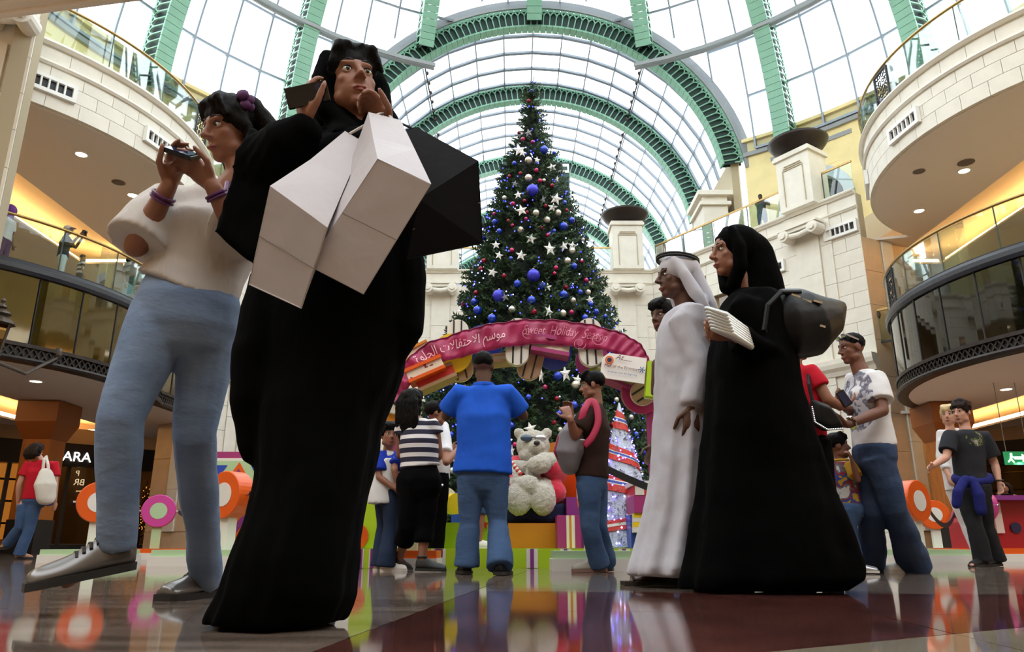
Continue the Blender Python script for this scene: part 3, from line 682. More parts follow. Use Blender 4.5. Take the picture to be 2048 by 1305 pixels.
# lanterns
def lantern(top, arm, lab, s=1.0):
    top = V(top); t = thing('lantern', tuple(top), lab, 'lamp'); B = mat('aged bronze', '#4b4038', .45, metal=.4)
    MB().lathe([(.001, .62), (.03, .6), (.045, .56), (.02, .52), (.06, .48), (.09, .44), (.05, .41), (.16, .34), (.17, .31), (.11, .27), (.26, .16), (.27, .12), (.2, .1)], top-V((0, 0, .62))*s, 8).build('roof', B, t)
    MB().lathe([(.19, .1), (.11, -.42), (.105, -.42), (.18, .1)], top-V((0, 0, .62))*s, 6).build('glass_body', glass('lantern glass', '#e8ddc8', .6), t)
    m = MB(); o = top-V((0, 0, .62))*s
    for k in range(6): a = k*pi/3; m.bar(o+V((.19*cos(a), .19*sin(a), .1)), o+V((.11*cos(a), .11*sin(a), -.42)), .022, .022)
    m.lathe([(.12, -.42), (.12, -.46), (.05, -.52), (.001, -.6)], o, 8); m.build('cage', B, t)
    p = V(arm); m = MB(); mid = (o+V((0, 0, -.55))+p)/2-V((0, 0, .35)); m.tube([o+V((0, 0, -.55)), mid, p-V((0, 0, .1)), p], .035, 8)
    m.ell(p, (.09, .09, .14), n=8, m=5); m.build('bracket', B, t)
q = P(8, 596, 13.0); lantern(q, (-9.95, 15.95, q.z-.3), 'bronze lantern on a bracket before the left olive balcony panels')
q = P(1757, 572, 22.2); lantern(q, (WR1[0]+.25, WR1[1]+.15, q.z-1.1), 'black wall lantern beside the right white pier')
# gold lit tree inside the shop
c = PW(300, 1030, SL0, SL1)+nl_*.9; c.z = 0.02
t = thing('lit_branches', tuple(c), 'dark bare tree with gold fairy lights in the left shop window', 'tree'); m = MB(); g = MB(); rnd = random.Random(3)
m.tube([c, c+V((0, 0, 1.1))], .06, 6)
for k in range(60):
    a = rnd.random()*6.28; z = .5+rnd.random()*1.5; r = .3+rnd.random()*.7; e = c+V((cos(a)*r, sin(a)*r, z+.5)); m.tube([c+V((0, 0, z*.7)), e], .012, 4)
    for j in range(4): g.ell(c+V((0, 0, z*.7)).lerp(e-c, rnd.random()), (.018, .018, .018), n=5, m=3)
m.build('branches', mat('dark twig', '#2a1c10', .8), t); g.build('fairy_lights', mat('gold fairy light', '#ffc860', .5, emit=('#ffb84d', 6)), t, kind='stuff')
# ---------------- the stage of oversized gifts
LIME = mat('lime green paint', '#a4c51c', .4); MAG = mat('magenta paint', '#9c2f6e', .45); PUR = mat('purple paint', '#7a2a78', .45); ORG = mat('orange paint', '#d9560f', .35)
NAVY = mat('navy fabric', '#1b2550', .8, bump=(60, .3)); YELP = mat('yellow paint', '#e8c81c', .4); MUST = mat('mustard paint', '#c77f10', .5); MINT = mat('mint paint', '#a9c69a', .5)
CRM = mat('cream paint', '#ddd5c4', .5); BLU = mat('blue paint', '#2444a8', .4); REDP = mat('red paint', '#c3281c', .45); TANP = mat('tan cardboard', '#a8886a', .6); WHP = mat('gift white', '#d9d6cf', .45)
def slabx(mb, x0, x1, y, z0, z1, d): return mb.box(((x0+x1)/2, y+d/2, (z0+z1)/2), (x1-x0, d, z1-z0))
def XY(u, Y, v=1100): return P(u, v, Y).x
YS = 6.84
st = thing('stage', (.4, YS+1.6, 0), 'lime green stage platform with white and purple stripes under the bear', 'stage')
x0, x1 = XY(706, YS), XY(1420, YS)
slabx(MB(), x0, x1, YS, 0, .165, 3.6).build('platform', LIME, st); slabx(MB(), x0, x1, YS+.01, -.0, .012, 3.5)
for u in (722, 745, 874, 880, 1064, 1131, 1248, 1340):
    x = XY(u, YS); w_ = .055 if u in (722, 745) else .1
    slabx(MB(), x-w_/2, x+w_/2, YS-.006, .004, .163, .01).build('white_stripe', WHP, st); slabx(MB(), x-.016, x+.016, YS-.011, .004, .163, .01).build('purple_stripe', PUR, st)
ZS = .166
def gift(u0, u1, v0, v1, Y, d, m, lab, bands=(), cat='gift box', name='gift_box', z0=ZS, extra=None):
    """box-shaped prop whose front stands at depth Y; bands: (from, to, material) fractions across the front"""
    a = P(u0, v1, Y); b = P(u1, v0, Y); z1 = P((u0+u1)/2, v0, Y).z; x0, x1 = XY(u0, Y, (v0+v1)/2), XY(u1, Y, (v0+v1)/2)
    t = thing(name, ((x0+x1)/2, Y+d/2, z0), lab, cat); mb = MB(); slabx(mb, x0, x1, Y, z0, z1, d); mb.build('body', m, t)
    for f0, f1, bm in bands: slabx(MB(), x0+(x1-x0)*f0, x0+(x1-x0)*f1, Y-.006, z0+.002, z1-.002, .01).build('stripe', bm, t)
    return t, x0, x1, z1
t, a, b, z = gift(708, 756, 985, 1100, 7.1, .6, LIME, 'tall lime green panel with orange dots at the left end of the stage')
for zz, xx, r in ((.27, .16, .12), (.62, .46, .1)):
    c = V((a+(b-a)*.5+xx-.25, 7.1, zz)); MB().lathe([(.001, 0), (r, 0), (r, .012), (.001, .012)], c, 24, V((0, -1, 0))).build('dot', ORG, t)
t, a, b, z = gift(882, 926, 1046, 1100, 7.3, .8, LIME, 'lime green gift box left of the man in the blue polo shirt')
t, a, b, z = gift(930, 1000, 1031, 1100, 7.35, .8, LIME, 'lime green gift box with red stars behind the legs of the man in blue')
def star_pts(r, k=.42): return [((r if i % 2 == 0 else r*k)*sin(pi*i/5), (r if i % 2 == 0 else r*k)*cos(pi*i/5)) for i in range(10)][::-1]
for uu, vv, r in ((968, 1050, .055), (990, 1058, .04), (945, 1075, .04)):
    MB().prism(star_pts(r), P(uu, vv, 7.34), (1, 0, 0), (0, 0, 1), .012).build('star', REDP, t)
t, a, b, z = gift(1016, 1118, 1047, 1100, 7.3, 1.0, MUST, 'mustard orange bench box that carries the plush bear')
ZB = z
t = thing('cushion', (XY(1062, 7.5), 7.75, ZB), 'navy blue seat cushion under the plush bear', 'cushion')
cb = MB(); slabx(cb, XY(1006, 7.25), XY(1134, 7.25), 7.42, ZB+.003, ZB+.19, .8); o = cb.build('body', NAVY, t); bv = o.modifiers.new('b', 'BEVEL'); bv.width = .04; bv.segments = 3
ZC = ZB+.193
t, a, b, z = gift(1115, 1162, 1031, 1100, 7.0, .5, MAG, 'magenta gift box with cream and orange stripes right of the bench', [(.38, .5, CRM), (.5, .6, MUST), (.6, .74, CRM)])
t, a, b, z = gift(1133, 1170, 995, 1030, 7.3, .5, PUR, 'purple box behind the striped magenta gift box')
t, a, b, z = gift(903, 930, 985, 1046, 7.9, .5, BLU, 'blue gift box under the striped round gift'); gift(928, 1012, 975, 1031, 8.25, .4, MAG, 'dark magenta box behind the man in the blue polo shirt')
gift(726, 742, 940, 985, 7.6, .4, BLU, 'narrow blue box above the lime dotted panel'); gift(742, 770, 905, 985, 7.8, .4, CRM, 'cream box behind the boy in the white vest')
def disc_gift(u, v, Y, r, th, m, lab, stripes=0, yaw=0, tilt=0, name='round_gift', elong=0, rim=None, parent=None, sm=None, roll=0):
    """upright round (or capsule-shaped) gift, face to the hall"""
    c = P(u, v, Y); R = M.Rotation(yaw, 3, 'Z') @ M.Rotation(tilt, 3, 'X') @ M.Rotation(roll, 3, 'Y')
    t = thing(name, tuple(c), lab, 'round gift') if parent is None else parent
    pts = [(r*cos(2*pi*k/40), (elong if sin(2*pi*k/40+.001) > 0 else -elong)+r*sin(2*pi*k/40)) for k in range(40)]
    ax, ay = R @ V((1, 0, 0)), R @ V((0, 0, 1)); nz = ax.cross(ay)
    o = MB().prism(pts, c-nz*th, ax, ay, th).build('disc' if parent is None else 'round_gift', m, t)
    if rim: MB().prism([(p[0]*1.03, p[1]*1.03) for p in pts], c-nz*(th*.75), ax, ay, th*.35).build('rim', rim, o if parent is not None else t)
    for k in range(stripes):
        s = (k-(stripes-1)/2)*r*.72; h = sqrt(r*r-s*s)+elong
        MB().prism([(s-r*.075, -h*.97), (s+r*.075, -h*.97), (s+r*.075, h*.97), (s-r*.075, h*.97)], c-nz*.004, ax, ay, .01).build('black_stripe', sm or BLK, o if parent is not None else t)
    return t
disc_gift(890, 1001, 7.5, .125, .12, WHP, 'white round gift with two black stripes on the stage', 2, yaw=.35, rim=BLK, roll=pi/2)
disc_gift(913, 1008, 7.45, .1, .1, YELP, 'small yellow round gift beside the striped one', yaw=.6)
disc_gift(1118, 945, 8.5, .34, .1, MUST, 'mustard yellow round backrest behind the plush bear', yaw=-.2); disc_gift(1138, 972, 7.75, .33, .1, ORG, 'orange round gift beside the man with the backpack', yaw=-.9)
# stack of gifts on the right
gift(1262, 1312, 1030, 1100, 7.0, .6, BLU, 'blue gift box at the bottom of the right stack')
for i, (v0, v1, m, n_) in enumerate(((1055, 1066, WHP, 'lower white'), (1045, 1055, YELP, 'lower yellow'), (1036, 1045, WHP, 'upper white'), (1027, 1036, YELP, 'upper yellow'))):
    a = P(1268, v1, 6.9); zz = P(1290, v1, 6.9).z; gift(1268, 1316, v0, v1, 6.88, .5, m, '%s flat layer of the striped parcel in the right gift stack' % n_, z0=zz+.001, name='flat_parcel')
zz = P(1290, 1027, 6.9).z; gift(1268, 1330, 992, 1027, 6.86, .5, MAG, 'magenta box on the striped parcel, right', z0=zz+.001)
zz = P(1290, 992, 6.9).z; gift(1270, 1330, 972, 992, 6.86, .5, REDP, 'red gift box with white panel near the top of the right stack', [(0, .3, WHP)], z0=zz+.001)
zz = P(1290, 972, 6.9).z; gift(1266, 1330, 962, 972, 6.84, .5, WHP, 'white striped lid topmost on the right gift stack', [(.25, .35, BLU), (.6, .7, REDP)], z0=zz+.001)
# ---------------- gift arch with ribbon banner
YB = 7.85
ga = thing('gift_arch', tuple(P(1055, 800, YB)*1+V((0, .3, -P(1055, 800, YB).z))), 'arch of oversized gifts and sweets behind a magenta ribbon banner', 'arch')
RIB = mat('magenta ribbon satin', '#ae1c5c', .4, noise=(3, .3), sheen=.2); RIBT = mat('ribbon lettering', '#f3c9d6', .5)
tp = [(782, 800), (792, 765), (812, 724), (850, 690), (900, 672), (950, 656), (1000, 646), (1060, 640), (1120, 642), (1180, 650), (1230, 663), (1270, 681), (1292, 706), (1300, 735)]
bt = [(800, 812), (815, 778), (840, 744), (870, 729), (905, 719), (953, 707), (1003, 696), (1060, 689), (1118, 691), (1172, 697), (1220, 703), (1252, 716), (1272, 738), (1284, 762)]
def cr(pts, n):
    out = []
    for i in range(len(pts)-1):
        p0, p1, p2, p3 = [V(pts[max(0, min(len(pts)-1, j))]) for j in (i-1, i, i+1, i+2)]
        for k in range(n): t = k/n; out.append(.5*((2*p1)+(-p0+p2)*t+(2*p0-5*p1+4*p2-p3)*t*t+(-p0+3*p1-3*p2+p3)*t**3))
    out.append(V(pts[-1])); return out
T_ = cr([P(u, v, YB) for u, v in tp], 6); B_ = cr([P(u, v, YB) for u, v in bt], 6)
def bpt(i, h, off=0):
    i = max(0, min(len(T_)-1.001, i)); k = int(i); f = i-k; a = T_[k].lerp(T_[k+1], f); b = B_[k].lerp(B_[k+1], f); p = b.lerp(a, h)
    return p+V((0, -.02*sin(i*.9+h*3)-.012*sin(i*2.3-h*5)-off, 0))
rings = []
for i in range(len(T_)*2-2): rings.append([bpt(i/2, h) for h in (0, .2, .4, .6, .8, 1)]+[bpt(i/2, h, -.012) for h in (1, .8, .6, .4, .2, 0)])
fixn(MB().loft(rings).build('ribbon_banner', RIB, ga, smooth=True))
for h in (.0, 1.0):
    MB().tube([bpt(i/2, h, .004) for i in range(len(T_)*2-2)], .006, 5).build('ribbon_edge', mat('ribbon hem', '#7c1442', .5), ga)
arcl = [0]
for i in range(1, len(T_)): arcl.append(arcl[-1]+((T_[i]+B_[i])/2-(T_[i-1]+B_[i-1])/2).length)
def on_ribbon(s, size, u0, wd, h0, m, **kw):
    me = text(s, size, align='LEFT', extr=0, **kw); s0 = np.interp(XY(u0, YB, 700), [(T_[k].x+B_[k].x)/2 for k in range(len(T_))], arcl); xs = [v.co.x for v in me.vertices]; k = wd/(max(xs)-min(xs)); s0 -= min(xs)*k
    for v in me.vertices: v.co.x *= k
    for v in me.vertices:
        ii = float(np.interp(s0+v.co.x, arcl, range(len(arcl)))); k = int(min(ii, len(T_)-2)); hgt = (T_[k]-B_[k]).length
        v.co = bpt(ii, h0+v.co.y/hgt, .009)
    me.materials.clear(); me.materials.append(m); return link('lettering', me, ga)
AR = ''.join(chr(c) for c in (0xFEE3, 0xFEEE, 0xFEB3, 0xFEE2, 32, 0xFE8D, 0xFEFB, 0xFEA3, 0xFE98, 0xFED4, 0xFE8E, 0xFEFB, 0xFE95, 32, 0xFE8D, 0xFEDF, 0xFEA4, 0xFEE0, 0xFEEE, 0xFE93))[::-1]
on_ribbon(AR, .15, 836, 1.0, .38, RIBT); on_ribbon('Sweet  Holiday  Season', .15, 1046, .92, .4, mat('faint ribbon lettering', '#d9809f', .5), shear=.4)
for i, h in ((41.5, .45), (56.2, .4), (52.3, .15)):          # swirls under the capitals
    pts = []
    for k in range(22): t = k/21; a = -t*9; r = .075*(1-t*.8); q = bpt(i, h, .012); pts.append(q+V((cos(a)*r, 0, sin(a)*r)))
    MB().tube(pts, .004, 4).build('swirl', mat('faint ribbon lettering'), ga)
def ag(u, v, r, th, m, dY=.1, **kw): disc_gift(u, v, YB+dY, r, th, m, None, parent=ga, **kw)
for u, v, r, el, dY, m, roll in ((1035, 683, .125, .14, .05, WHP, .03), (1181, 684, .13, .14, .05, WHP, -.04), (1062, 722, .13, .08, .2, TANP, .25), (916, 720, .14, .1, .22, TANP, -.25), (915, 668, .12, .05, .35, WHP, 0), (791, 795, .165, 0.02, .12, WHP, -.9), (1291, 783, .13, .03, .15, TANP, 1.0)):
    ag(u, v, r, .09, m, dY, elong=el, stripes=2, roll=roll, rim=CRM)
for u, v, r, dY, m in ((904, 707, .22, .12, YELP), (966, 688, .215, .2, BLU), (1108, 704, .2, .25, BLU), (1186, 722, .19, .3, MAG), (1285, 786, .23, .3, RIB), (783, 840, .15, .2, MUST)): ag(u, v, r, .1, m, dY, tilt=.1)
def book(u, v, w, h, roll, dY, m, m2):
    c = P(u, v, YB+dY); R = M.Rotation(roll, 3, 'Y'); o = MB().box(c, (w, .3, h*.22), R).box(c+R @ V((0, 0, -h*.78)), (w, .3, h*.22), R).build('flat_gift', m, ga)
    MB().box(c+R @ V((0, .01, -h*.39)), (w*.96, .26, h*.56), R).build('middle_layer', m2, o)
for a in ((1104, 682, .42, .2, .18, .15, MAG, CRM), (848, 733, .42, .16, -.42, .1, ORG, CRM), (868, 748, .45, .17, -.42, .2, TANP, REDP), (832, 700, .3, .12, -.5, .3, MUST, CRM), (1000, 715, .3, .1, -.1, .3, TANP, CRM), (1225, 742, .5, .1, .38, .25, mat('olive card', '#7c7a34', .5), CRM), (1248, 752, .4, .16, .42, .35, MAG, RIB)): book(*a)
lb = MB(); c = P(1316, 762, YB-.05); lb.box(c, (.26, .12, .38), M.Rotation(.12, 3, 'Y')); lb.build('lime_box', LIME, ga)
MB().box(c+V((.0, .05, -.17)), (.27, .13, .04), M.Rotation(.12, 3, 'Y')).build('box_rim', CRM, ga)
# white gift tag
c = P(1247, 736, YB-.08); R = M.Rotation(.15, 3, 'Y') ; ax, ay = R @ V((1, 0, 0)), R @ V((0, 0, 1)); tw, th_ = .235, .14
tg = MB().prism([(-tw*.72, -th_), (tw, -th_), (tw, th_), (-tw*.72, th_), (-tw, th_*.55), (-tw, -th_*.55)], c, ax, ay, -.02).build('gift_tag', mat('white card', '#e8e6e4', .5), ga); fixn(tg)
ot = V((0, -.026, 0)); INK = mat('dark red ink', '#6a2a2e', .6); INKB = mat('blue ink', '#3b5c92', .6)
for r, m, q in ((.045, ORG, 0), (.034, mat('ink orange pale', '#e8a060', .5), .003), (.026, mat('deep violet', '#2a1850', .5), .006)): MB().lathe([(.001, 0), (r, 0), (r, .003), (.001, .003)], c+ax*-.16+ay*.055+ot*1+V((0, -q, 0)), 20, V((0, -1, 0))).build('round_emblem', m, tg)
put_text('At', .08, c+ot+ax*-.06+ay*.075, ax, ay, INK, tg, shear=.4, extr=.001); MB().box(c+ot+ax*.03+ay*.075, (.1, .002, .004), R).build('underline', INK, tg)
put_text('Mall of the Emirates', .046, c+ot+ax*-.02-ay*.02, ax, ay, INK, tg, extr=.001); put_text('Shopping is Just the Beginning', .026, c+ot+ax*-.01-ay*.075, ax, ay, INKB, tg, extr=.001)
sn = MB()
for k in range(6): a = k*pi/3; d = ax*cos(a)+ay*sin(a); sn.bar(c+ot+ax*.19+d*.004, c+ot+ax*.19+d*.034, .009, .003, V((0, 1, 0)))
sn.build('snowflake_emblem', INKB, tg)
# support frame of the arch
sp = MB(); sp.tube([P(786, 830, YB+.4)*1, P(800, 770, YB+.4), P(850, 710, YB+.4), P(950, 678, YB+.4), P(1060, 664, YB+.4), P(1180, 672, YB+.4), P(1260, 700, YB+.4), P(1300, 780, YB+.4)], .05, 8)
for u in (786, 1302): q = P(u, 815, YB+.4); sp.tube([q, V((q.x, q.y, ZS))], .06, 8)
sp.build('frame', MAG, ga)
# ---------------- lit cone trees
TIN = mat('silver tinsel', '#b9bfd2', .35, metal=.3, bump=(60, 1.0)); VIO = mat('violet fairy light', '#8a7dff', .5, emit=('#7a6cff', 7)); VIW = mat('pale fairy light', '#d8d4ff', .5, emit=('#cfcaff', 7))
def cone_tree(u, vt, Y, r, lab, seed):
    b = P(u, 1100, Y); b.z = ZS; top = P(u, vt, Y).z; H = top-ZS; t = thing('cone_tree', tuple(b), lab, 'light tree'); rnd = random.Random(seed)
    MB().lathe([(r, 0), (r*.98, .02), (r*.02, H), (.001, H)], b, 28).build('cone', TIN, t, smooth=True)
    tm = MB()
    for k in range(900):
        z = H*(1-sqrt(rnd.random())); a = rnd.random()*6.28; rr = r*(1-z/H); p = b+V((cos(a)*rr, sin(a)*rr, z)); o = V((cos(a), sin(a), rnd.uniform(-.5, .9)))*.035; s = V((-sin(a), cos(a), rnd.uniform(-1, 1)))*.01
        tm.add([p-s, p+s, p+o], [(0, 1, 2)])
    tm.build('tinsel', TIN, t, kind='stuff')
    for m, n in ((VIO, 190), (VIW, 70)):
        l = MB()
        for k in range(n):
            z = H*(1-sqrt(rnd.random()))*.97; a = rnd.random()*6.28; rr = r*(1-z/H)+.02; l.ell(b+V((cos(a)*rr, sin(a)*rr, z)), (.0085,)*3, n=5, m=3)
        l.build('fairy_lights', m, t, kind='stuff')
    for f0, sw, tilt, ms in ((.86, .13, .05, 1), (.6, .1, .12, 1), (.4, .12, .12, 1), (.17, .07, -.1, 0)):
        for k, (m, h0, h1, ex) in enumerate(((REDP, -.5, .5, .014), (WHP, -.12, .14, .018), (BLU, -.05, .08, .021))):
            if k and not ms and k == 2: continue
            rg = []
            for i in range(17):
                a = -2.9+3.4*i/16; zz = (f0+tilt*(i/16-.5)*-1)*H; out = []
                for hh, e in ((h0, ex), (h1, ex), (h1, 0), (h0, 0)):
                    z = min(H*.985, max(.02, zz+hh*sw*H)); rr = r*(1-z/H)+e; out.append(b+V((cos(a)*rr, sin(a)*rr, z)))
                rg.append(out)
            fixn(MB().loft(rg).build('ribbon', m, t))
cone_tree(1250, 806, 7.6, .36, 'tall silver cone tree with violet lights and red ribbons on the stage', 1)
cone_tree(1217, 880, 8.0, .27, 'shorter silver cone tree half hidden behind the man with the backpack', 2)
# ---------------- panel box with diamond pattern
YP = 8.35; a = P(400, 1100, YP); t = thing('diamond_display', (XY(462, YP), YP+.25, 0), 'large boxed panel with an orange and purple diamond pattern', 'panel'); xa, xb = XY(392, YP), XY(533, YP); zb, zt = .13, P(470, 904, YP).z; xc = (xa+xb)/2; W_ = xb-xa
slabx(MB(), xa, xb, YP, zb, zt, .5).build('body', MAG, t)
def lay(poly, m, k, n): MB().prism(poly, (xc, YP-.004*k, (zb+zt)/2-.03), (1, 0, 0), (0, 0, 1), .006).build(n, m, t)
hw, hh = W_*.45, (zt-zb)*.46
rect = lambda x, y: [(-x, -y), (x, -y), (x, y), (-x, y)]; dia = lambda x, y: [(0, -y), (x, 0), (0, y), (-x, 0)]
lay(rect(hw, hh), WHP, 1, 'white_border'); lay(rect(hw*.92, hh*.94), MINT, 2, 'mint_field')
for k, (s, m) in enumerate(((.98, ORG), (.82, PUR), (.58, ORG), (.47, MINT), (.3, ORG), (.17, BLU))): lay(dia(hw*.86*s, hh*.93*s), m, 3+k, 'diamond')
for sx in (-1, 1):
    for sy in (-1, 1): lay([(sx*hw*.84, sy*hh*.84), (sx*hw*.38, sy*hh*.84), (sx*hw*.84, sy*hh*.3)][::(1 if sx*sy > 0 else -1)], BLU, 3, 'corner_triangle')
# ---------------- barrier posts
posts = {}
def barrier(u, v, col, lab, yaw, bc=MINT, H=.92, bw=.95, key=None, rd=.235, pm=WHP):
    g = PZ(u, v, 0); x, y = g.x, g.y+.2; t = thing('barrier_post', (x, y, 0), lab, 'barrier'); R = M.Rotation(yaw, 3, 'Z')
    MB().box((x, y, .045), (bw, .5, .09)).build('base', WHP, t); MB().box((x, y, .12), (bw*.97, .46, .06)).build('base_top', bc, t)
    MB().box((x, y, .15+(H-.15-2*rd+.04)/2), (.125, .11, H-.15-2*rd+.04), R).build('post', pm, t)
    c = V((x, y, H-rd)); ax = R @ V((0, -1, 0))
    MB().lathe([(.001, -.1), (rd-.008, -.1), (rd, -.09), (rd, .09), (rd-.008, .1), (.001, .1)], c, 36, ax).build('disc', col, t)
    for s in (-1, 1): MB().lathe([(.001, 0), (rd*.5, 0), (rd*.5, .005), (.001, .005)], c+ax*s*.1, 28, ax*s).build('face_circle', WHP if pm is WHP else MINT, t)
    for s in (-1, 1): MB().tube([c+R @ V((s*(rd-.01), 0, 0)), c+R @ V((s*(rd+.03), 0, 0))], .014, 8).build('hook', mat('chrome', '#c8c8c8', .15, metal=1), t)
    posts[key] = [c+R @ V((s*(rd+.03), 0, 0)) for s in (-1, 1)]; return t
def belt(p, q, sag, lab):
    p, q = V(p), V(q); pts = [p.lerp(q, k/14)-V((0, 0, sag*4*(k/14)*(1-k/14))) for k in range(15)]; m = MB()
    m.loft([[a+V((0, -.008, h)) for h in (-.03, .03)]+[a+V((0, .008, h)) for h in (.03, -.03)] for a in pts]); fixn(setp(m.build('barrier_belt', mat('black webbing', '#0c0c0d', .6)), lab, 'belt'))
barrier(160, 1127, ORG, 'orange disc barrier post at the far left on a mint base', .5, key='a')
barrier(255, 1121, ORG, 'barrier base topped in orange behind the legs of the girl', 0, bc=ORG, key='a2') if False else None
barrier(293, 1120, mat('pink paint', '#c43f92', .4), 'pink disc barrier post between the legs of the girl in jeans', .35, bc=ORG, key='b', bw=1.6, pm=MINT)
barrier(432, 1133, ORG, 'orange disc barrier post before the diamond pattern panel', -.5, key='c', bw=1.3)
barrier(812, 1141, ORG, 'barrier post on an orange base behind the woman in stripes', 0, bc=ORG, key='d', bw=.5, pm=MINT)
barrier(1190, 1143, ORG, 'barrier post behind the man with the backpack', pi/2, key='e', bw=.66, rd=.16, H=.8)
barrier(1860, 1128, ORG, 'larger orange disc barrier post right of the man in the white tee', .55, key='f')
barrier(1893, 1117, ORG, 'smaller orange disc barrier post behind the larger one on the right', -.25, key='g', bw=.6)
barrier(1990, 1124, mat('pink paint'), 'pink disc barrier post half hidden behind the boy in the grey tee', -.9, bc=ORG, key='h', bw=1.3, pm=MINT)
belt(posts['a'][0]-V((0, .05, 0)), posts['b'][0], .16, 'black belt between the far left orange post and the pink post'); belt(posts['b'][1], posts['c'][0], .12, 'black belt from the pink post to the orange post by the panel')
belt(posts['c'][1], posts['d'][0], .14, 'black belt running behind the woman with bags'); belt(posts['e'][0]+V((0.1, 0, .15)), V((3.1, 7.0, .55)), .2, 'black belt sagging before the violet cone tree')
belt(posts['g'][1], posts['h'][0], .14, 'black belt between the right orange and pink posts'); belt(posts['f'][1], posts['h'][0]+V((0, 0, -.06)), .22, 'lower black belt at the right orange posts')
belt(posts['f'][0], V((3.1, 7.3, .5)), .1, 'black belt from the larger right orange post behind the man in white')
# ---------------- red toy cars box at the right edge
q = PZ(2035, 1124, 0); t = thing('toy_box', (q.x+.3, q.y+.6, 0), 'red and purple gift box with round lamps at the right edge', 'gift box'); x, y = q.x+.3, q.y+.3
MB().box((x, y+.5, .05), (1.5, .7, .1)).build('base', WHP, t); MB().box((x, y+.5, .13), (1.46, .66, .06)).build('base_top', ORG, t)
MB().loft([[(x+sx*w, y+.5+sy*.25, z) for sx, sy in ((-1, -1), (1, -1), (1, 1), (-1, 1))] for w, z in ((.5, .16), (.5, .5), (.36, .78))]).build('body', mat('dark red paint', '#a01826', .35), t)
MB().box((x, y+.25, .8), (.75, .5, .06)).build('lid', PUR, t); MB().box((x-.12, y+.23, .55), (.1, .05, .4)).build('white_band', WHP, t)
for s in (-.36, .1): MB().lathe([(.001, 0), (.07, 0), (.07, .02), (.001, .02)], (x+s, y+.24, .42), 16, V((0, -1, 0))).build('round_lamp', mat('deep blue lens', '#22264a', .2), t)
# ---------------- the tall Christmas tree
TX, TY, TH = .42, 14.0, 9.75; rnd = random.Random(11); nr = np.random.default_rng(4)
tr_ = thing('christmas_tree', (TX, TY, 0), 'very tall dark green Christmas tree with baubles and blue lights', 'tree')
MB().tube([(TX, TY, 0), (TX, TY, TH-.3)], [.22, .03], 10).build('trunk', mat('bark', '#3a281c', .9), tr_)
def rad(z): return max(.05, .285*(TH-z)+.03*sin(z*5.1))
NEED = mat('fir needles', '#3a5433', .8, noise=(2.5, .55)); nt_ = []
for k in range(26):                                   # one sprig: a twig and its needles, pointing along +x
    t = k/25; s = 1 if k % 2 else -1; a = (k*2.4) % 6.28; L = .34*(1-.55*t); b = np.array([t, 0, 0])
    d = np.array([.75, cos(a), sin(a)]); d = d/np.linalg.norm(d)*L; w_ = np.cross(d, [.3, .8, .2]); w_ = w_/np.linalg.norm(w_)*.045
    nt_.append([b-w_, b+w_, b+d])
nt_.append([[0, -.02, 0], [0, .02, 0], [1.15, 0, 0]])
tmpl = np.array(nt_).reshape(-1, 3); vs = []
NS = 7600
for k in range(NS):
    z = TH*(1-sqrt(rnd.random()))*.985+.35; z = min(z, TH-.03); a = rnd.random()*2*pi; R0 = rad(z); inn = rnd.random()**2*.55
    if cos(a) > .3 and rnd.random() < .6: continue     # fewer on the side away from the hall
    L = (.2+.22*min(1, R0/1.2))*rnd.uniform(.75, 1.3); r = R0*(1-inn)-L*.75
    o = np.array([sin(a), cos(a), 0]); d = o*rnd.uniform(.7, 1.0)+np.array([0, 0, rnd.uniform(-.35, .55)])+nr.normal(0, .22, 3); d /= np.linalg.norm(d)
    s = np.cross(d, [0, 0, 1]); s /= np.linalg.norm(s)+1e-6; u = np.cross(s, d); m = np.stack([d, s, u])*L
    vs.append(tmpl @ m+np.array([TX, TY, z])+o*max(r, 0))
vs = np.concatenate(vs); nf = len(vs)//3
me = bpy.data.meshes.new('needles'); me.from_pydata(vs.tolist(), [], np.arange(nf*3).reshape(-1, 3).tolist()); me.materials.append(NEED)
setp(link('needles', me, tr_), kind='stuff')
MB().lathe([(.001, .3), (rad(.4)-.5, .35), (rad(2.5)-.42, 2.5), (rad(5)-.34, 5), (rad(7.5)-.24, 7.5), (.02, TH-.45)], (TX, TY, 0), 24).build('light_block_cone', mat('dark light block', '#0c140b', .95), tr_)  # dark cone added inside the tree to block light between the needles
def TP(u, v, out=.02):                               # the front of the tree met by a photo pixel
    x, a, b = ray(u, v); best = None
    for k in range(400):
        Y = TY-2.9+k*.0075; q = V((x/a*Y, Y, CH+b/a*Y)); R0 = rad(q.z)
        d = hypot(q.x-TX, q.y-TY)
        if d <= R0+out: return q
        if best is None or d-R0 < best[0]: best = (d-R0, q)
    return best[1]
orn = []
BB = {'blue': mat('blue bauble', '#1d3fc4', .12, metal=.35, coat=.5), 'violet blue': mat('violet blue bauble', '#3a3bd0', .35, metal=.2), 'silver': mat('silver bauble', '#d6d2c8', .2, metal=.55), 'pink': mat('pink bauble', '#b3155e', .2, metal=.4, coat=.4), 'red': mat('red bauble', '#8e1230', .25, metal=.4), 'white': mat('white star', '#e4e4e6', .4), 'dark': mat('dark grey star', '#6c7078', .4)}
CAPM = mat('bauble cap', '#b9b2a0', .25, metal=.9)
cache = {}
def bauble_mesh(c):
    if c not in cache:
        cache[c] = (MB().ell((0, 0, 0), (1, 1, 1), n=20, m=12).mesh('bauble', BB[c], True), MB().lathe([(.16, .93), (.16, 1.14), (.001, 1.16)], (0, 0, 0), 10).mesh('cap', CAPM))
    return cache[c]
def add_b(u, v, px, c): q = TP(u, v); orn.append((c, 'bauble', q, max(.035, px/1500*q.y*1.05), u, v))
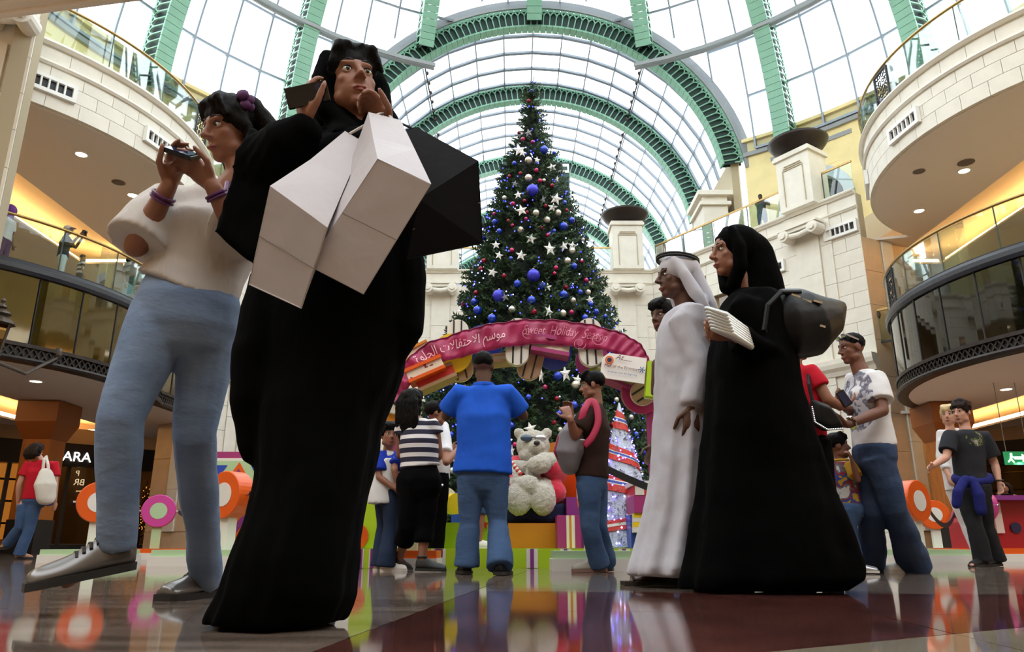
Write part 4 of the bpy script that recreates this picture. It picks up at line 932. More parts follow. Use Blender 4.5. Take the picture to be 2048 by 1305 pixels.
for r in ((1065, 381, 13, 'violet blue'), (1067, 551, 13, 'violet blue'), (998, 592, 13, 'violet blue'), (1088, 300, 9, 'blue'), (1063, 183, 5, 'blue'), (1127, 453, 9, 'blue'), (990, 444, 6, 'blue'), (999, 463, 6, 'blue'), (966, 476, 6, 'blue'),
    (1108, 463, 5, 'blue'), (1148, 533, 7, 'blue'), (1035, 568, 8, 'blue'), (1085, 572, 8, 'blue'), (1127, 590, 9, 'blue'), (1063, 601, 9, 'blue'), (1143, 441, 7, 'blue'), (1129, 406, 5, 'blue'), (955, 621, 9, 'blue'), (984, 637, 9, 'blue'), (1181, 609, 6, 'blue'), (1160, 585, 6, 'blue'), (948, 604, 7, 'blue'), (1108, 306, 4, 'blue'), (1029, 327, 5, 'blue'), (1022, 518, 5, 'blue'),
    (1192, 624, 6, 'blue'), (1170, 636, 7, 'blue'), (1210, 634, 5, 'blue'), (893, 770, 7, 'blue'), (880, 775, 6, 'blue'), (1116, 753, 9, 'blue'), (1240, 776, 9, 'blue'), (1148, 811, 8, 'blue'), (1119, 828, 7, 'blue'), (1022, 852, 7, 'blue'), (903, 870, 6, 'blue'), (1057, 795, 6, 'blue'), (1210, 755, 5, 'blue'), (1200, 840, 6, 'blue'), (1288, 905, 6, 'blue'), (1272, 870, 6, 'blue'), (868, 850, 6, 'blue'),
    (1057, 321, 8, 'silver'), (1057, 356, 8, 'silver'), (1072, 426, 7, 'silver'), (1116, 426, 7, 'silver'), (1094, 440, 7, 'silver'), (1041, 460, 7, 'silver'), (1144, 502, 7, 'silver'), (1135, 522, 7, 'silver'), (1009, 396, 5, 'silver'), (1181, 568, 6, 'silver'), (1176, 585, 6, 'silver'), (1146, 601, 6, 'silver'), (1024, 619, 7, 'silver'), (1126, 627, 7, 'silver'), (1088, 361, 4, 'silver'), (1151, 770, 8, 'silver'), (1132, 811, 6, 'silver'), (1120, 860, 5, 'silver'), (905, 942, 6, 'silver'), (1165, 480, 5, 'silver'), (1233, 800, 5, 'silver'), (1262, 835, 5, 'silver'),
    (1046, 279, 5, 'pink'), (1065, 284, 4, 'pink'), (1073, 341, 5, 'pink'), (1080, 362, 5, 'pink'), (1026, 408, 5, 'pink'), (1025, 451, 4, 'pink'), (1024, 501, 5, 'pink'), (1096, 471, 5, 'pink'), (1112, 536, 5, 'pink'), (1172, 561, 5, 'pink'), (1109, 547, 4, 'pink'), (989, 428, 4, 'pink'), (927, 608, 5, 'pink'), (1143, 625, 5, 'pink'), (1052, 438, 4, 'pink'), (1163, 523, 4, 'pink'), (1090, 775, 5, 'pink'), (1044, 870, 6, 'pink'), (1030, 890, 5, 'pink'),
    (1057, 202, 4, 'red'), (1038, 266, 4, 'red'), (1104, 372, 5, 'red'), (1049, 402, 4, 'red'), (1091, 412, 4, 'red'), (1054, 425, 4, 'red'), (1017, 442, 4, 'red'), (1132, 575, 5, 'red'), (962, 538, 5, 'red'), (968, 522, 5, 'red'), (1008, 552, 5, 'red'), (952, 586, 5, 'red'), (1068, 624, 6, 'red'), (1133, 421, 4, 'red'), (1083, 456, 4, 'red'), (1041, 347, 4, 'red'), (1019, 353, 4, 'red'), (1114, 798, 5, 'red'), (892, 905, 5, 'red'), (1108, 846, 5, 'red'), (1190, 770, 5, 'red'), (1225, 850, 5, 'red')): add_b(*r)
for u, v, px, c in ((1038, 300, 13, 'white'), (1045, 306, 8, 'white'), (1104, 335, 9, 'white'), (1114, 360, 8, 'white'), (1112, 398, 12, 'white'), (1105, 415, 9, 'white'), (1043, 421, 11, 'white'), (1036, 390, 8, 'white'), (1062, 478, 10, 'white'), (1100, 498, 13, 'white'), (1128, 493, 10, 'white'), (1145, 492, 9, 'white'), (1042, 511, 10, 'white'), (992, 490, 8, 'white'), (998, 511, 8, 'white'), (1074, 320, 7, 'white'), (985, 545, 9, 'white'), (1098, 624, 13, 'white'), (1082, 750, 16, 'white'), (1131, 748, 15, 'white'), (1061, 858, 11, 'white'), (1024, 904, 11, 'white'), (1095, 575, 8, 'white'), (1057, 266, 9, 'dark'), (1086, 400, 9, 'dark'), (1030, 368, 7, 'dark'), (905, 915, 8, 'white'), (1180, 600, 8, 'white'), (1155, 760, 9, 'white'), (1010, 595, 8, 'dark')):
    q = TP(u, v, .05); orn.append((c, 'star', q, px/1500*q.y*1.3, u, v))
def nth(n): return {1: 'topmost', 2: 'second', 3: 'third'}.get(n, '%d%s' % (n, 'st' if n % 10 == 1 and n != 11 else 'nd' if n % 10 == 2 and n != 12 else 'rd' if n % 10 == 3 and n != 13 else 'th'))
seen = {}
for c, kind, q, r, u, v in sorted(orn, key=lambda o: o[5]):
    seen[c, kind] = n = seen.get((c, kind), 0)+1
    sz = 'large ' if (kind == 'bauble' and r > .1) else 'small ' if r < .05 else ''; what = 'glossy '+c+' ball' if kind == 'bauble' else ('white' if c == 'white' else 'dark grey')+' five-pointed star'
    lab = ('%s%s, topmost of its colour on the Christmas tree' % (sz, what)) if n == 1 else '%s%s, %s of its colour down from the tree top' % (sz, what, nth(n))
    if kind == 'bauble':
        t = thing('bauble', tuple(q), lab, 'bauble', '%s baubles on the Christmas tree' % c); t.scale = (1, 1, 1); a, b = bauble_mesh(c)
        for nm, m in (('ball', a), ('cap', b)): o = bpy.data.objects.new(nm, m); COL.objects.link(o); o.parent = t; o.scale = (r,)*3
    else:
        m = MB(); yaw = rnd.uniform(-.5, .5)*(1 if rnd.random() < .75 else 2.4); R = M.Rotation(yaw, 3, 'Z') @ M.Rotation(rnd.uniform(-.3, .3), 3, 'Y'); f = star_pts(r); n_ = len(f)
        pts = [R @ V((x, 0, y)) for x, y in f]; d = R @ V((0, r*.16, 0)); m.add([q+p for p in pts]+[q-d, q+d], [(i, (i+1) % n_, n_) for i in range(n_)]+[((i+1) % n_, i, n_+1) for i in range(n_)])
        o = fixn(m.build('star', BB[c])); setp(o, lab, 'star', 'stars on the Christmas tree')
BLF = mat('blue fairy light', '#5a5cff', .5, emit=('#3a40ff', 5)); BLW = mat('blue white fairy light', '#c8ccff', .5, emit=('#9a9cff', 5))
for m, n in ((BLF, 330), (BLW, 120)):
    l = MB()
    for k in range(n):
        z = TH*(1-sqrt(rnd.random()))+.4; a = pi+rnd.uniform(-1.7, 1.7); r = rad(min(z, TH-.1))+rnd.uniform(-.12, .05)
        p = V((TX+sin(a)*r, TY+cos(a)*r, min(z, TH-.05)))
        for j in range(rnd.choice((1, 1, 1, 2, 3))): l.ell(p+V((rnd.uniform(-.1, .1), 0, rnd.uniform(-.1, .1))), (.013,)*3, n=6, m=4)
    l.build('fairy_lights', m, tr_, kind='stuff')
# dark banner hung from the vault behind the tree
t = thing('hanging_banner', tuple(P(1062, 400, 38)), 'dark green banner with a white bar hanging from the vault behind the tree', 'banner'); q0, q1 = P(1006, 450, 38), P(1138, 325, 38)
MB().box((q0+q1)/2, (q1.x-q0.x, .06, q1.z-q0.z)).build('cloth', mat('dark banner cloth', '#2c4540', .6), t); MB().box(P(1121, 337, 37.95), (.95, .04, .55)).build('white_bar', WHT, t)
MB().box(P(1121, 337, 37.92), (.75, .04, .2)).build('inner_bar', mat('dark banner cloth'), t); m = MB()
for s in (-1.2, 1.2): c = (q0+q1)/2; m.tube([V((c.x+s, 38, q1.z)), V((c.x+s, 38, DC.z+sqrt(RV**2-(c.x+s-DC.x)**2)))], .02, 5)
m.build('hanger', GREY, t)
# second tree tip at the left, behind the woman with bags
t2 = thing('small_fir', tuple(PZ(500, 1112, 0)), 'dark fir with baubles half hidden behind the woman with shopping bags', 'tree'); b = PZ(520, 1112, 0); v2 = []
for k in range(500):
    z = 3.5*(1-sqrt(rnd.random()))+.2; a = rnd.random()*6.28; r = .3*(3.7-z)*rnd.uniform(.4, 1); L = .22; o = np.array([sin(a), cos(a), 0]); d = o+np.array([0, 0, rnd.uniform(-.4, .4)]); d /= np.linalg.norm(d)
    s = np.cross(d, [0, 0, 1]); s /= np.linalg.norm(s); m_ = np.stack([d, s, np.cross(s, d)])*L; v2.append(tmpl @ m_+np.array([b.x, b.y, z])+o*r)
v2 = np.concatenate(v2); me = bpy.data.meshes.new('needles'); me.from_pydata(v2.tolist(), [], np.arange(len(v2)).reshape(-1, 3).tolist()); me.materials.append(NEED); setp(link('needles', me, t2), kind='stuff')
MB().tube([b, b+V((0, 0, 3.5))], .07, 8).build('trunk', mat('bark'), t2)
# ---------------- people: one continuous body each, clothes and hair as their own meshes
_tex = bpy.data.textures.new('folds', 'CLOUDS'); _tex.noise_scale = .2; _tex.noise_depth = 2
_texh = bpy.data.textures.new('strands', 'CLOUDS'); _texh.noise_scale = .025
def blob(mb, name, m, parent, vox=.01, smooth=6, fold=0, tex=None, **kw):
    o = mb.build(name, m, parent, smooth=True, **kw); fixn(o)
    r = o.modifiers.new('r', 'REMESH'); r.mode = 'VOXEL'; r.voxel_size = vox; r.use_smooth_shade = True
    if smooth: s = o.modifiers.new('s', 'SMOOTH'); s.factor = .5; s.iterations = smooth
    if fold: d = o.modifiers.new('d', 'DISPLACE'); d.texture = tex or _tex; d.strength = fold*.8 if tex is None else fold; d.mid_level = .5; d.texture_coords = 'LOCAL'
    return o
SK = {'tan': mat('tan skin', '#8a5a44', .55, noise=(9, .08)), 'brown': mat('brown skin', '#6e4431', .55, noise=(9, .08)), 'dark': mat('dark brown skin', '#553424', .55, noise=(9, .08)), 'fair': mat('fair skin', '#b98872', .55, noise=(9, .06)), 'plush': None}
HAIRB = mat('black hair', '#0a0807', .6, bump=(60, .5), stretch=(1, 1, .15), spec=.1); HAIRN = mat('brown hair', '#1f130d', .6, spec=.12, bump=(90, .5), stretch=(1, 1, .15)); HAIRY = mat('blond hair', '#c2a878', .5, bump=(90, .5))
EYEW = mat('eye white', '#d9d4cc', .25); EYED = mat('dark iris', '#1c1210', .15); LIPM = mat('lip', '#8a4a44', .45); BROW = mat('eyebrow hair', '#17110e', .7)
def denim(name, h, h2): return mat(name, h, .9, noise=(4, .3), hex2='#'+''.join('%02x' % int(.6*int(h[i:i+2], 16)+.4*int(h2[i:i+2], 16)) for i in (1, 3, 5)), bump=(10, .45), stretch=(.8, .8, 1.7), spec=.2)
def cloth(name, h, b=.3, r=.85, n=.1): return mat(name, h, r, noise=(4, n), bump=(8, min(1, b*1.9)), stretch=(1.5, 1.5, .6), spec=.2)
def head_R(face, tilt=0):
    f = V(face).normalized(); x = f.cross(V((0, 0, 1))).normalized(); z = x.cross(f).normalized()
    R = M((x, f, z)).transposed()
    return R @ M.Rotation(tilt, 3, 'Y') if tilt else R
def head(mb, c, R, s, male=True):
    e = lambda p, r, n=14: mb.ell(c+R @ (V(p)*s), [q*s for q in r], R, n, 10)
    e((0, -.06, .13), (.325, .40, .37), 20); e((0, .09, -.16), (.265, .265, .34), 18); e((0, .235, -.40), (.13 if male else .11, .11, .1)); e((0, .29, .115), (.23, .075, .055))
    mb.tube([c+R @ (V(p)*s) for p in ((0, .335, .09), (0, .39, -.02), (0, .455, -.115))], [.033*s, .042*s, .048*s], 10, rnd=True)
    for x in (-1, 1):
        e((x*.045, .395, -.135), (.036, .045, .03)); e((x*.165, .215, -.09), (.088, .085, .095)); e((x*.335, -.05, -.03), (.03, .085, .135)); e((x*.19, .05, -.3), (.1, .17, .12))
    e((0, .335, -.262), (.095, .05, .028)); e((0, .325, -.312), (.085, .05, .032))
def face_parts(c, R, s, parent, brow=True, open_=1.0, glasses=False):
    q = lambda p: c+R @ (V(p)*s)
    for x in (-1, 1):
        o = MB().ell(q((x*.13, .282, .03)), (.062*s, .045*s, .036*s), R, 12, 8).build('eye', EYEW, parent, smooth=True)
        MB().ell(q((x*.13, .312, .03)), (.03*s, .02*s, .031*s), R, 10, 6).build('iris', EYED, o, smooth=True)
        MB().tube([q((x*.068, .305, .032)), q((x*.1, .32, .062)), q((x*.14, .32, .068)), q((x*.195, .288, .042))], .01*s, 6).build('eyelid', BROW, o)
        if brow: MB().tube([q((x*.055, .345, .14)), q((x*.12, .34, .16)), q((x*.22, .268, .135))], [.012*s, .015*s, .007*s], 6, rnd=True).build('eyebrow', BROW, parent)
    MB().tube([q((-.1, .345, -.285)), q((-.045, .378, -.268)), q((0, .378, -.275)), q((.045, .378, -.268)), q((.1, .345, -.285))], [.008*s, .022*s, .02*s, .022*s, .008*s], 8).tube([q((-.09, .345, -.29)), q((0, .37, -.315)), q((.09, .345, -.29))], [.008*s, .027*s, .008*s], 8).build('lips', LIPM, parent, smooth=True)
def hair(c, R, s, style, m, parent, vox, fold=None):
    mb = MB(); e = lambda p, r: mb.ell(c+R @ (V(p)*s), [q*s for q in r], R, 20, 12)
    q = lambda p: c+R @ (V(p)*s)
    if style == 'crop': e((0, -.095, .19), (.345, .41, .345))
    else:
        e((0, -.09, .19), (.365, .435, .375)); 
        for x in (-1, 1): e((x*.3, .04, .1), (.06, .1, .16))
    if style == 'curly':
        rr = random.Random(2)
        for k in range(70):
            a = rr.random()*6.28; t = rr.random()*1.5; e((sin(t)*cos(a)*.34, -.07+sin(t)*sin(a)*.4, .2+cos(t)*.36), (.09, .09, .09))
    if style in ('short', 'fringe'):
        for x in (-.18, -.06, .06, .18): mb.tube([q((x, .12, .5)), q((x*1.1, .3, .38)), q((x*1.15, .345, .26 if style == 'short' else .17))], [.1*s, .085*s, .04*s], 8, rnd=True)
    if style in ('long', 'veryblong', 'bob'):
        L = {'long': -1.55, 'bob': -.55, 'veryblong': -2.0}[style]
        for x in (-.3, -.15, 0, .15, .3): mb.tube([q((x*.9, -.25, .35)), q((x*1.25, -.4, 0)), q((x*1.3, -.44, L*.5)), q((x*1.15, -.42+.04*abs(x), L))], [.14*s, .17*s, .17*s, .07*s], 10, rnd=True)
        for x in (-1, 1): mb.tube([q((x*.3, .02, .3)), q((x*.375, -.02, 0)), q((x*.36, -.1, -.35)), q((x*.33, -.2, L*.62))], [.07*s, .09*s, .1*s, .05*s], 10, rnd=True)
        for x in (-.2, -.07): mb.tube([q((x*.2, .1, .53)), q((x*1.2, .31, .4)), q((x*1.75, .24, .12))], [.07*s, .07*s, .04*s], 8, rnd=True)
        for x in (.12, .24): mb.tube([q((.0, .1, .53)), q((x*.9, .31, .4)), q((x*1.4, .2, .12))], [.07*s, .07*s, .04*s], 8, rnd=True)
    return blob(mb, 'hair', m, parent, vox, 2, s*.05 if fold is None else fold, _texh)
def hand(mb, w, d, pn, s, curl=.5, side=1, spread=.12, thumb=.7):
    """w wrist, d pointing direction, pn palm facing, side = which way the thumb lies along d x pn"""
    d = V(d).normalized(); pn = (V(pn)-d*V(pn).dot(d)).normalized(); x = d.cross(pn)*side; R = M((x, pn, d)).transposed()
    mb.tube([w-d*.02*s, w+d*.03*s, w+d*.07*s, w+d*.095*s], [(.024*s, .019*s), (.034*s, .017*s), (.042*s, .016*s), (.038*s, .013*s)], 12, up=pn, rnd=True)
    for k, (o, L) in enumerate(((.031, .07), (.0105, .08), (-.0105, .074), (-.031, .058))):
        b = w+d*.09*s+x*o*s; c0 = curl*(.8+.15*k); pts = [b-d*.02*s, b]; a = c0*.5; dd = (d+x*(spread*(1.5-k)*.45)).normalized()
        for f in (.45, .32, .26): dv = dd*cos(a)+pn*sin(a); pts.append(pts[-1]+dv*L*f*s); a += c0*.75
        mb.tube(pts, [.0095*s, .0098*s, .009*s, .0082*s, .007*s], 8, rnd=True)
    b = w+d*.025*s+x*.028*s; dv = (x*.75+d*.7+pn*.25*thumb).normalized(); p1 = b+dv*.045*s; dv2 = (x*.25+d*.85+pn*.45*thumb).normalized()
    mb.tube([w+d*.02*s+x*.01*s, b, p1, p1+dv2*.032*s, p1+dv2*.055*s], [.012*s, .0145*s, .0115*s, .0105*s, .008*s], 8, rnd=True)
class Human: pass
def human(lab, base, H, yaw, J=None, skin='tan', male=True, face=None, tilt=0, vox=.009, wt=1.0, hk=.132, curl=(.5, .5), palm=None, hdir=None, name='person', hands=True, faced=True, hs='short', hm=None, hfold=None, legs=True, sw=1.0, lk=.92):
    h = Human(); base = V(base); Rz = M.Rotation(yaw, 3, 'Z'); g = lambda x, y, z: base+Rz @ (V((x, y, z))*H)
    D = dict(head=g(0, .012, .928), neck=g(0, -.005, .838), chest=g(0, 0, .735), waist=g(0, 0, .62), pelvis=g(0, 0, .53))
    for s, n in ((-1, 'L'), (1, 'R')):
        D.update({'sh'+n: g(s*.108*sw, 0, .808), 'el'+n: g(s*.145, -.015, .63), 'wr'+n: g(s*.15, .03, .485), 'hip'+n: g(s*.055, 0, .51), 'kn'+n: g(s*.06, .01, .285), 'an'+n: g(s*.062, -.012, .045), 'to'+n: g(s*.075, .115, .012)})
    D.update(J or {}); h.J = D; h.H = H; h.fw = Rz @ V((0, 1, 0)); h.rt = Rz @ V((1, 0, 0)); h.base = base
    t = h.t = thing(name, tuple(base), lab, 'person'); mb = MB(); fw = h.fw
    rt = (D['shR']-D['shL']).normalized(); fs = V((0, 0, 1)).cross(rt); fs = fs.normalized(); h.fs = fs
    def tor(pts, m=mb, k=.9, n=16, rnd=True): m.tube([p for p, r in pts], [(r[0]*H*k, r[1]*H*k) for p, r in pts], n, up=fs, rnd=rnd)
    h.tor = tor; top = (D['shL']+D['shR'])/2; h.top = top
    tor([(D['pelvis']-V((0, 0, .02*H)), (.085*wt, .058*wt)), (D['pelvis']+V((0, 0, .03*H)), (.088*wt, .06*wt)), (D['waist'], (.07*wt, .05*wt)), (D['chest'], (.085*wt, .06*wt)), (top-V((0, 0, .012*H)), (.088*sw, .042)), (top+V((0, 0, .015*H)), (.04, .03))])
    hc = D['head']; s = hk*H; fd = face if face is not None else fw; R = head_R(fd, tilt); h.R = R; h.hs = s; h.hc = hc
    mb.tube([top-V((0, 0, .02*H)), D['neck'], hc+R @ V((0, -.08*s, -.1*s))], [.042*H, .032*H if male else .028*H, .03*H if male else .026*H], 12, rnd=True)
    head(mb, hc, R, s, male); sk = SK[skin]
    for n, sd in (('L', -1), ('R', 1)):
        a, b, c = D['sh'+n], D['el'+n], D['wr'+n]; q = wt**.5
        mb.tube([a-rt*sd*.02*H, a, a.lerp(b, .5), b], [.03*H*q, .031*H*q, .027*H*q, .023*H*q], 10, rnd=True); mb.tube([b, b.lerp(c, .3), c], [.0225*H*q, .0235*H*q, .0155*H], 10, rnd=True)
        if hands:
            dv = (hdir or {}).get(n, (c-b)); pn = (palm or {}).get(n, -rt*sd*.8+fw*.2); dv = V(dv).normalized(); pn = V(pn)
            hand(mb, c, dv, pn, H/1.75, curl[0 if n == 'L' else 1], 1 if (dv.cross(pn-dv*pn.dot(dv))).dot(fw*.7+V((0, 0, .5))) > 0 else -1)
        if legs:
            a, b, c, e = D['hip'+n], D['kn'+n], D['an'+n], D['to'+n]; q = wt**.5*lk
            mb.tube([a, a.lerp(b, .5), b], [.05*H*q, .044*H*q, .031*H*q], 10, rnd=True); mb.tube([b, b.lerp(c, .35), c], [.03*H*q, .032*H*q, .02*H], 10, rnd=True)
            mb.tube([c-V((0, 0, .015*H)), (c+e)/2-V((0, 0, .006*H)), e], [(.018*H, .017*H), (.022*H, .014*H), (.016*H, .009*H)], 10, rnd=True)
    h.body = blob(mb, 'body', sk, t, vox, 3)
    if faced: face_parts(hc, R, s, t)
    if hs: h.hair = hair(hc, R, s, hs, hm or HAIRB, t, max(.009, vox), hfold)
    return h
def top(h, m, sleeve=.55, hem=.50, wt=1.0, ease=1.0, vox=.012, fold=.02, name='shirt', flare=1.0, sw=None, arms='LR', rs=1.0, hemx=None):
    """shirt: torso to the hem (fraction of the height) and sleeves; sleeve 0..1 upper arm, 1..2 forearm"""
    J, H = h.J, h.H; mb = MB(); rt = (J['shR']-J['shL']).normalized(); p = J['pelvis']; sw = sw or (J['shR']-J['shL']).length/(.216*H)
    k = ease; dz = V((0, 0, 1)); hp = p+dz*(hem-.53)*H if hemx is None else hemx
    h.tor([(hp, (.098*wt*k*flare, .072*wt*k*flare)), (hp.lerp(J['waist'], .5), (.096*wt*k, .07*wt*k)), (J['waist'], (.09*wt*k, .066*wt*k)), (J['chest'], (.1*wt**.7*k, .072*wt**.7*k)), (h.top-dz*.035*H, (.112*sw*k, .06*k)), (h.top+dz*.004*H, (.102*sw*k, .052*k)), (h.top+dz*.02*H, (.07*sw*k, .044*k)), (h.top+dz*.034*H, (.043, .037))], mb, 1, 24, False)
    for n in arms:
        sd = 1 if n == 'R' else -1
        if sleeve <= 0: continue
        a, b, c = J['sh'+n], J['el'+n], J['wr'+n]; q = rs*wt**.5
        if sleeve <= 1: e = a.lerp(b, sleeve); mb.tube([a-rt*sd*.045*H-dz*.01*H, a-dz*.004*H, a.lerp(e, .5), e], [.034*H*q, .039*H*q, .041*H*q, .043*H*q], 16)
        else: e = b.lerp(c, sleeve-1); mb.tube([a-rt*sd*.045*H-dz*.01*H, a-dz*.004*H, a.lerp(b, .5), b, b.lerp(e, .5), e], [.034*H*q, .042*H*q, .038*H*q, .034*H*q, .031*H*q, .027*H*q], 14)
    return blob(mb, name, m, h.t, vox, 4, fold)
def pants(h, m, end=1.0, wt=1.0, bell=1.0, vox=.012, fold=.022, name='trousers', k=1.0, top_z=.565):
    """end 0..1 thigh, 1..2 shin"""
    J, H = h.J, h.H; mb = MB(); p = J['pelvis']; dz = V((0, 0, 1))
    h.tor([(p+dz*(top_z-.53)*H, (.082*wt, .06*wt)), (p+dz*.005*H, (.097*wt*k, .07*wt*k)), (p-dz*.045*H, (.097*wt*k, .066*wt*k))], mb, 1, 18)
    for n in 'LR':
        a, b, c = J['hip'+n], J['kn'+n], J['an'+n]; q = k*wt**.5; c2 = c-dz*.02*H
        if end <= 1: e = a.lerp(b, end); mb.tube([a, a.lerp(e, .5), e], [.06*H*q, .056*H*q, .052*H*q*bell], 14)
        else:
            e = b.lerp(c2, end-1); mb.tube([a, a.lerp(b, .5), b, b.lerp(e, .5), e], [.06*H*q, .052*H*q, .041*H*q, .038*H*q*(1+bell)/2, .034*H*q*bell*1.05], 14)
    return blob(mb, name, m, h.t, vox, 4, fold)
def shoe(h, n, m, sole, L=.155, hi=.0, vox=.007, name='shoe', laces=None, k=1.0, lift=.0):
    J, H = h.J, h.H; a, e = J['an'+n], J['to'+n]; d = V((e.x-a.x, e.y-a.y, 0)); d = d.normalized() if d.length > 1e-4 else h.fw; pitch = (e.z-(a.z-.035*H)); s = H*k
    x = d.cross(V((0, 0, 1))); heel = V((a.x, a.y, 0))-d*.032*s; z0 = max(0.0, min(a.z-.045*H, e.z-.012*H)) if lift == 0 else lift
    tz = max(0, e.z-.012*H); hz = max(0, a.z-.047*H); rings = []; sol = []
    for t, w_, hh in ((0, .016, .028), (.06, .022, .045+hi), (.25, .0235, .052+hi), (.42, .024, .046+hi*.4), (.6, .028, .038), (.8, .031, .031), (.93, .028, .027), (1, .02, .018)):
        c = heel+d*t*L*s+V((0, 0, hz+(tz-hz)*t)); r = []
        for k_ in range(12): an = pi*k_/11; r.append(c+x*cos(an)*w_*s+V((0, 0, .008*s+sin(an)*hh*s)))
        rings.append(r); sol.append([c+x*w_*1.1*s*i+V((0, 0, z*s)) for i, z in ((1, 0), (1, .013), (-1, .013), (-1, 0))])
    o = MB().loft(rings).build(name, m, h.t, smooth=True); fixn(o); sd = o.modifiers.new('sub', 'SUBSURF'); sd.levels = sd.render_levels = 1
    so = MB().loft(sol).build('sole', sole, o); fixn(so)
    if laces:
        lm = MB()
        for t in (.28, .34, .4, .46, .52, .58):
            ht = float(np.interp(t, (.25, .42, .6, .8), (.052+hi, .046+hi*.4, .038, .031))); c = heel+d*t*L*s+V((0, 0, hz+(tz-hz)*t+(.007+ht)*s)); z = V((0, 0, .009*s)); lm.tube([c-x*.017*s-z, c-x*.008*s, c+x*.008*s, c+x*.017*s-z], .003*s, 6)
        lm.build('laces', laces, o)
    return o
def robe(h, m, rings, vox=.012, folds=9, amp=.05, extra=None, name='robe', fold=.015, phase=0, smooth=3, n=64):
    """rings: (world centre, half width along right, half depth, direction of right)"""
    mb = MB(); rr = []; N = len(rings)
    for i, (c, rx, ry, ax) in enumerate(rings):
        ax = V(ax).normalized(); ay = V((0, 0, 1)).cross(ax); t = i/(N-1); ring = []
        for k in range(n):
            a = 2*pi*k/n; f = 1+amp*(t**1.3)*(sin(folds*a+phase)+.6*sin(folds*1.7*a+2+t*2)+.3*sin(3*a+5)); ring.append(V(c)+ax*cos(a)*rx*f+ay*sin(a)*ry*f)
        rr.append(ring)
    mb.loft(rr)
    if extra: extra(mb)
    return blob(mb, name, m, h.t, vox, smooth, fold)
def srings(Y, spec, dep=.6, ax=(1, 0, 0), mn=.08):
    """robe rings from silhouette pairs (left u, right u, v, depth offset)"""
    out = []
    for ul, ur, v, dy, dpt in spec: a, b = P(ul, v, Y+dy), P(ur, v, Y+dy); out.append(((a+b)/2, (b-a).length/2, dpt, ax))
    return out
S_BLACK = mat('black shoe leather', '#0c0b0b', .6, spec=.2); S_WHITE = mat('white shoe', '#dcdad6', .5); SOLEW = mat('white sole', '#cfccc6', .6); SOLEB = mat('dark sole', '#1d1a18', .7)
ABAYA = mat('black abaya cloth', '#040404', .9, spec=.04, bump=(9, .6), stretch=(1.6, 1.6, .3)); DISH = cloth('white robe cotton', '#b7b6be', .25)
JEANM = denim('mid blue denim', '#41597c', '#2c3f5e'); JEANL = denim('washed blue denim', '#7d90ab', '#4d607e'); JEAND = denim('dark blue denim', '#26334c', '#1a2438'); BLKT = mat('black trouser cloth', '#060607', .9, spec=.06, bump=(8, .6))
def FL(u, Y, z=0): return V((P(u, 1120, Y).x, Y, z))
def printed(name, base, inks, c, size, sc=18):
    """cloth with a soft-edged printed picture: ink patches within an ellipsoid about c"""
    m = mat(name, base, .9, spec=.2); nt = m.node_tree; N = nt.nodes; L = nt.links; b = N['Principled BSDF']; tc = N.new('ShaderNodeTexCoord'); sb = N.new('ShaderNodeVectorMath'); sb.operation = 'SUBTRACT'; sb.inputs[1].default_value = c; L.new(tc.outputs['Object'], sb.inputs[0])
    dv = N.new('ShaderNodeVectorMath'); dv.operation = 'DIVIDE'; dv.inputs[1].default_value = size; L.new(sb.outputs[0], dv.inputs[0]); ln = N.new('ShaderNodeVectorMath'); ln.operation = 'LENGTH'; L.new(dv.outputs[0], ln.inputs[0]); lt = N.new('ShaderNodeMath'); lt.operation = 'LESS_THAN'; lt.inputs[1].default_value = 1; L.new(ln.outputs['Value'], lt.inputs[0])
    n = N.new('ShaderNodeTexNoise'); n.inputs['Scale'].default_value = sc; n.inputs['Detail'].default_value = 3; L.new(tc.outputs['Object'], n.inputs['Vector']); cr_ = N.new('ShaderNodeValToRGB'); cr_.color_ramp.interpolation = 'CONSTANT'; L.new(n.outputs[0], cr_.inputs[0]); e = cr_.color_ramp.elements; e[0].color = lin(base); e[1].position = .42; e[1].color = lin(inks[0])
    for k, h in enumerate(inks[1:]): x = e.new(.42+.06*(k+1)); x.color = lin(h)
    mx = N.new('ShaderNodeMix'); mx.data_type = 'RGBA'; mx.inputs['A'].default_value = lin(base); L.new(lt.outputs[0], mx.inputs['Factor']); L.new(cr_.outputs[0], mx.inputs['B']); L.new(mx.outputs['Result'], b.inputs['Base Color']); return m
# 1 ---- girl in jeans with the phone
Y = 2.3; q = lambda u, v, dy=0: P(u, v, Y+dy)
J = dict(head=q(462, 262, -.02), neck=q(478, 352), chest=q(430, 455), waist=q(400, 545), pelvis=q(378, 610), shL=q(515, 400, .08), shR=q(338, 412, -.04), elR=q(272, 492, -.12), wrR=q(338, 372, -.2), elL=q(478, 470, -.12), wrL=q(425, 372, -.2),
    hipL=q(425, 628, .06), hipR=q(325, 628, -.02), knL=q(388, 870, .1), knR=q(242, 840, -.08), anL=V(PZ(330, 1203, 0))+V((.07, .19, .075)), toL=V(PZ(330, 1203, 0))+V((0, 0, .02)), anR=q(235, 1085, .02), toR=q(132, 1168, -.05))
g1 = human('girl in a white top and washed jeans striding left, looking at her phone', PZ(345, 1195, 0), 1.66, radians(165), J, 'tan', False, face=V((-.62, -.72, -.3)), tilt=-.08, vox=.006, hk=.138, curl=(.75, .8), palm={'L': V((-.4, -.6, -.3)), 'R': V((.8, -.4, .0))}, hdir={'L': V((-.7, -.05, .7)), 'R': V((.12, -.02, 1))}, hs='long', hm=mat('dark brown hair', '#0f0a08', .6, bump=(60, .5), stretch=(1, 1, .15), spec=.1))
top(g1, cloth('white blouse', '#bfb9b4', .4), .97, hem=.5, wt=.98, vox=.009, fold=.03, name='blouse', rs=1.4, flare=1.05, hemx=q(375, 590))
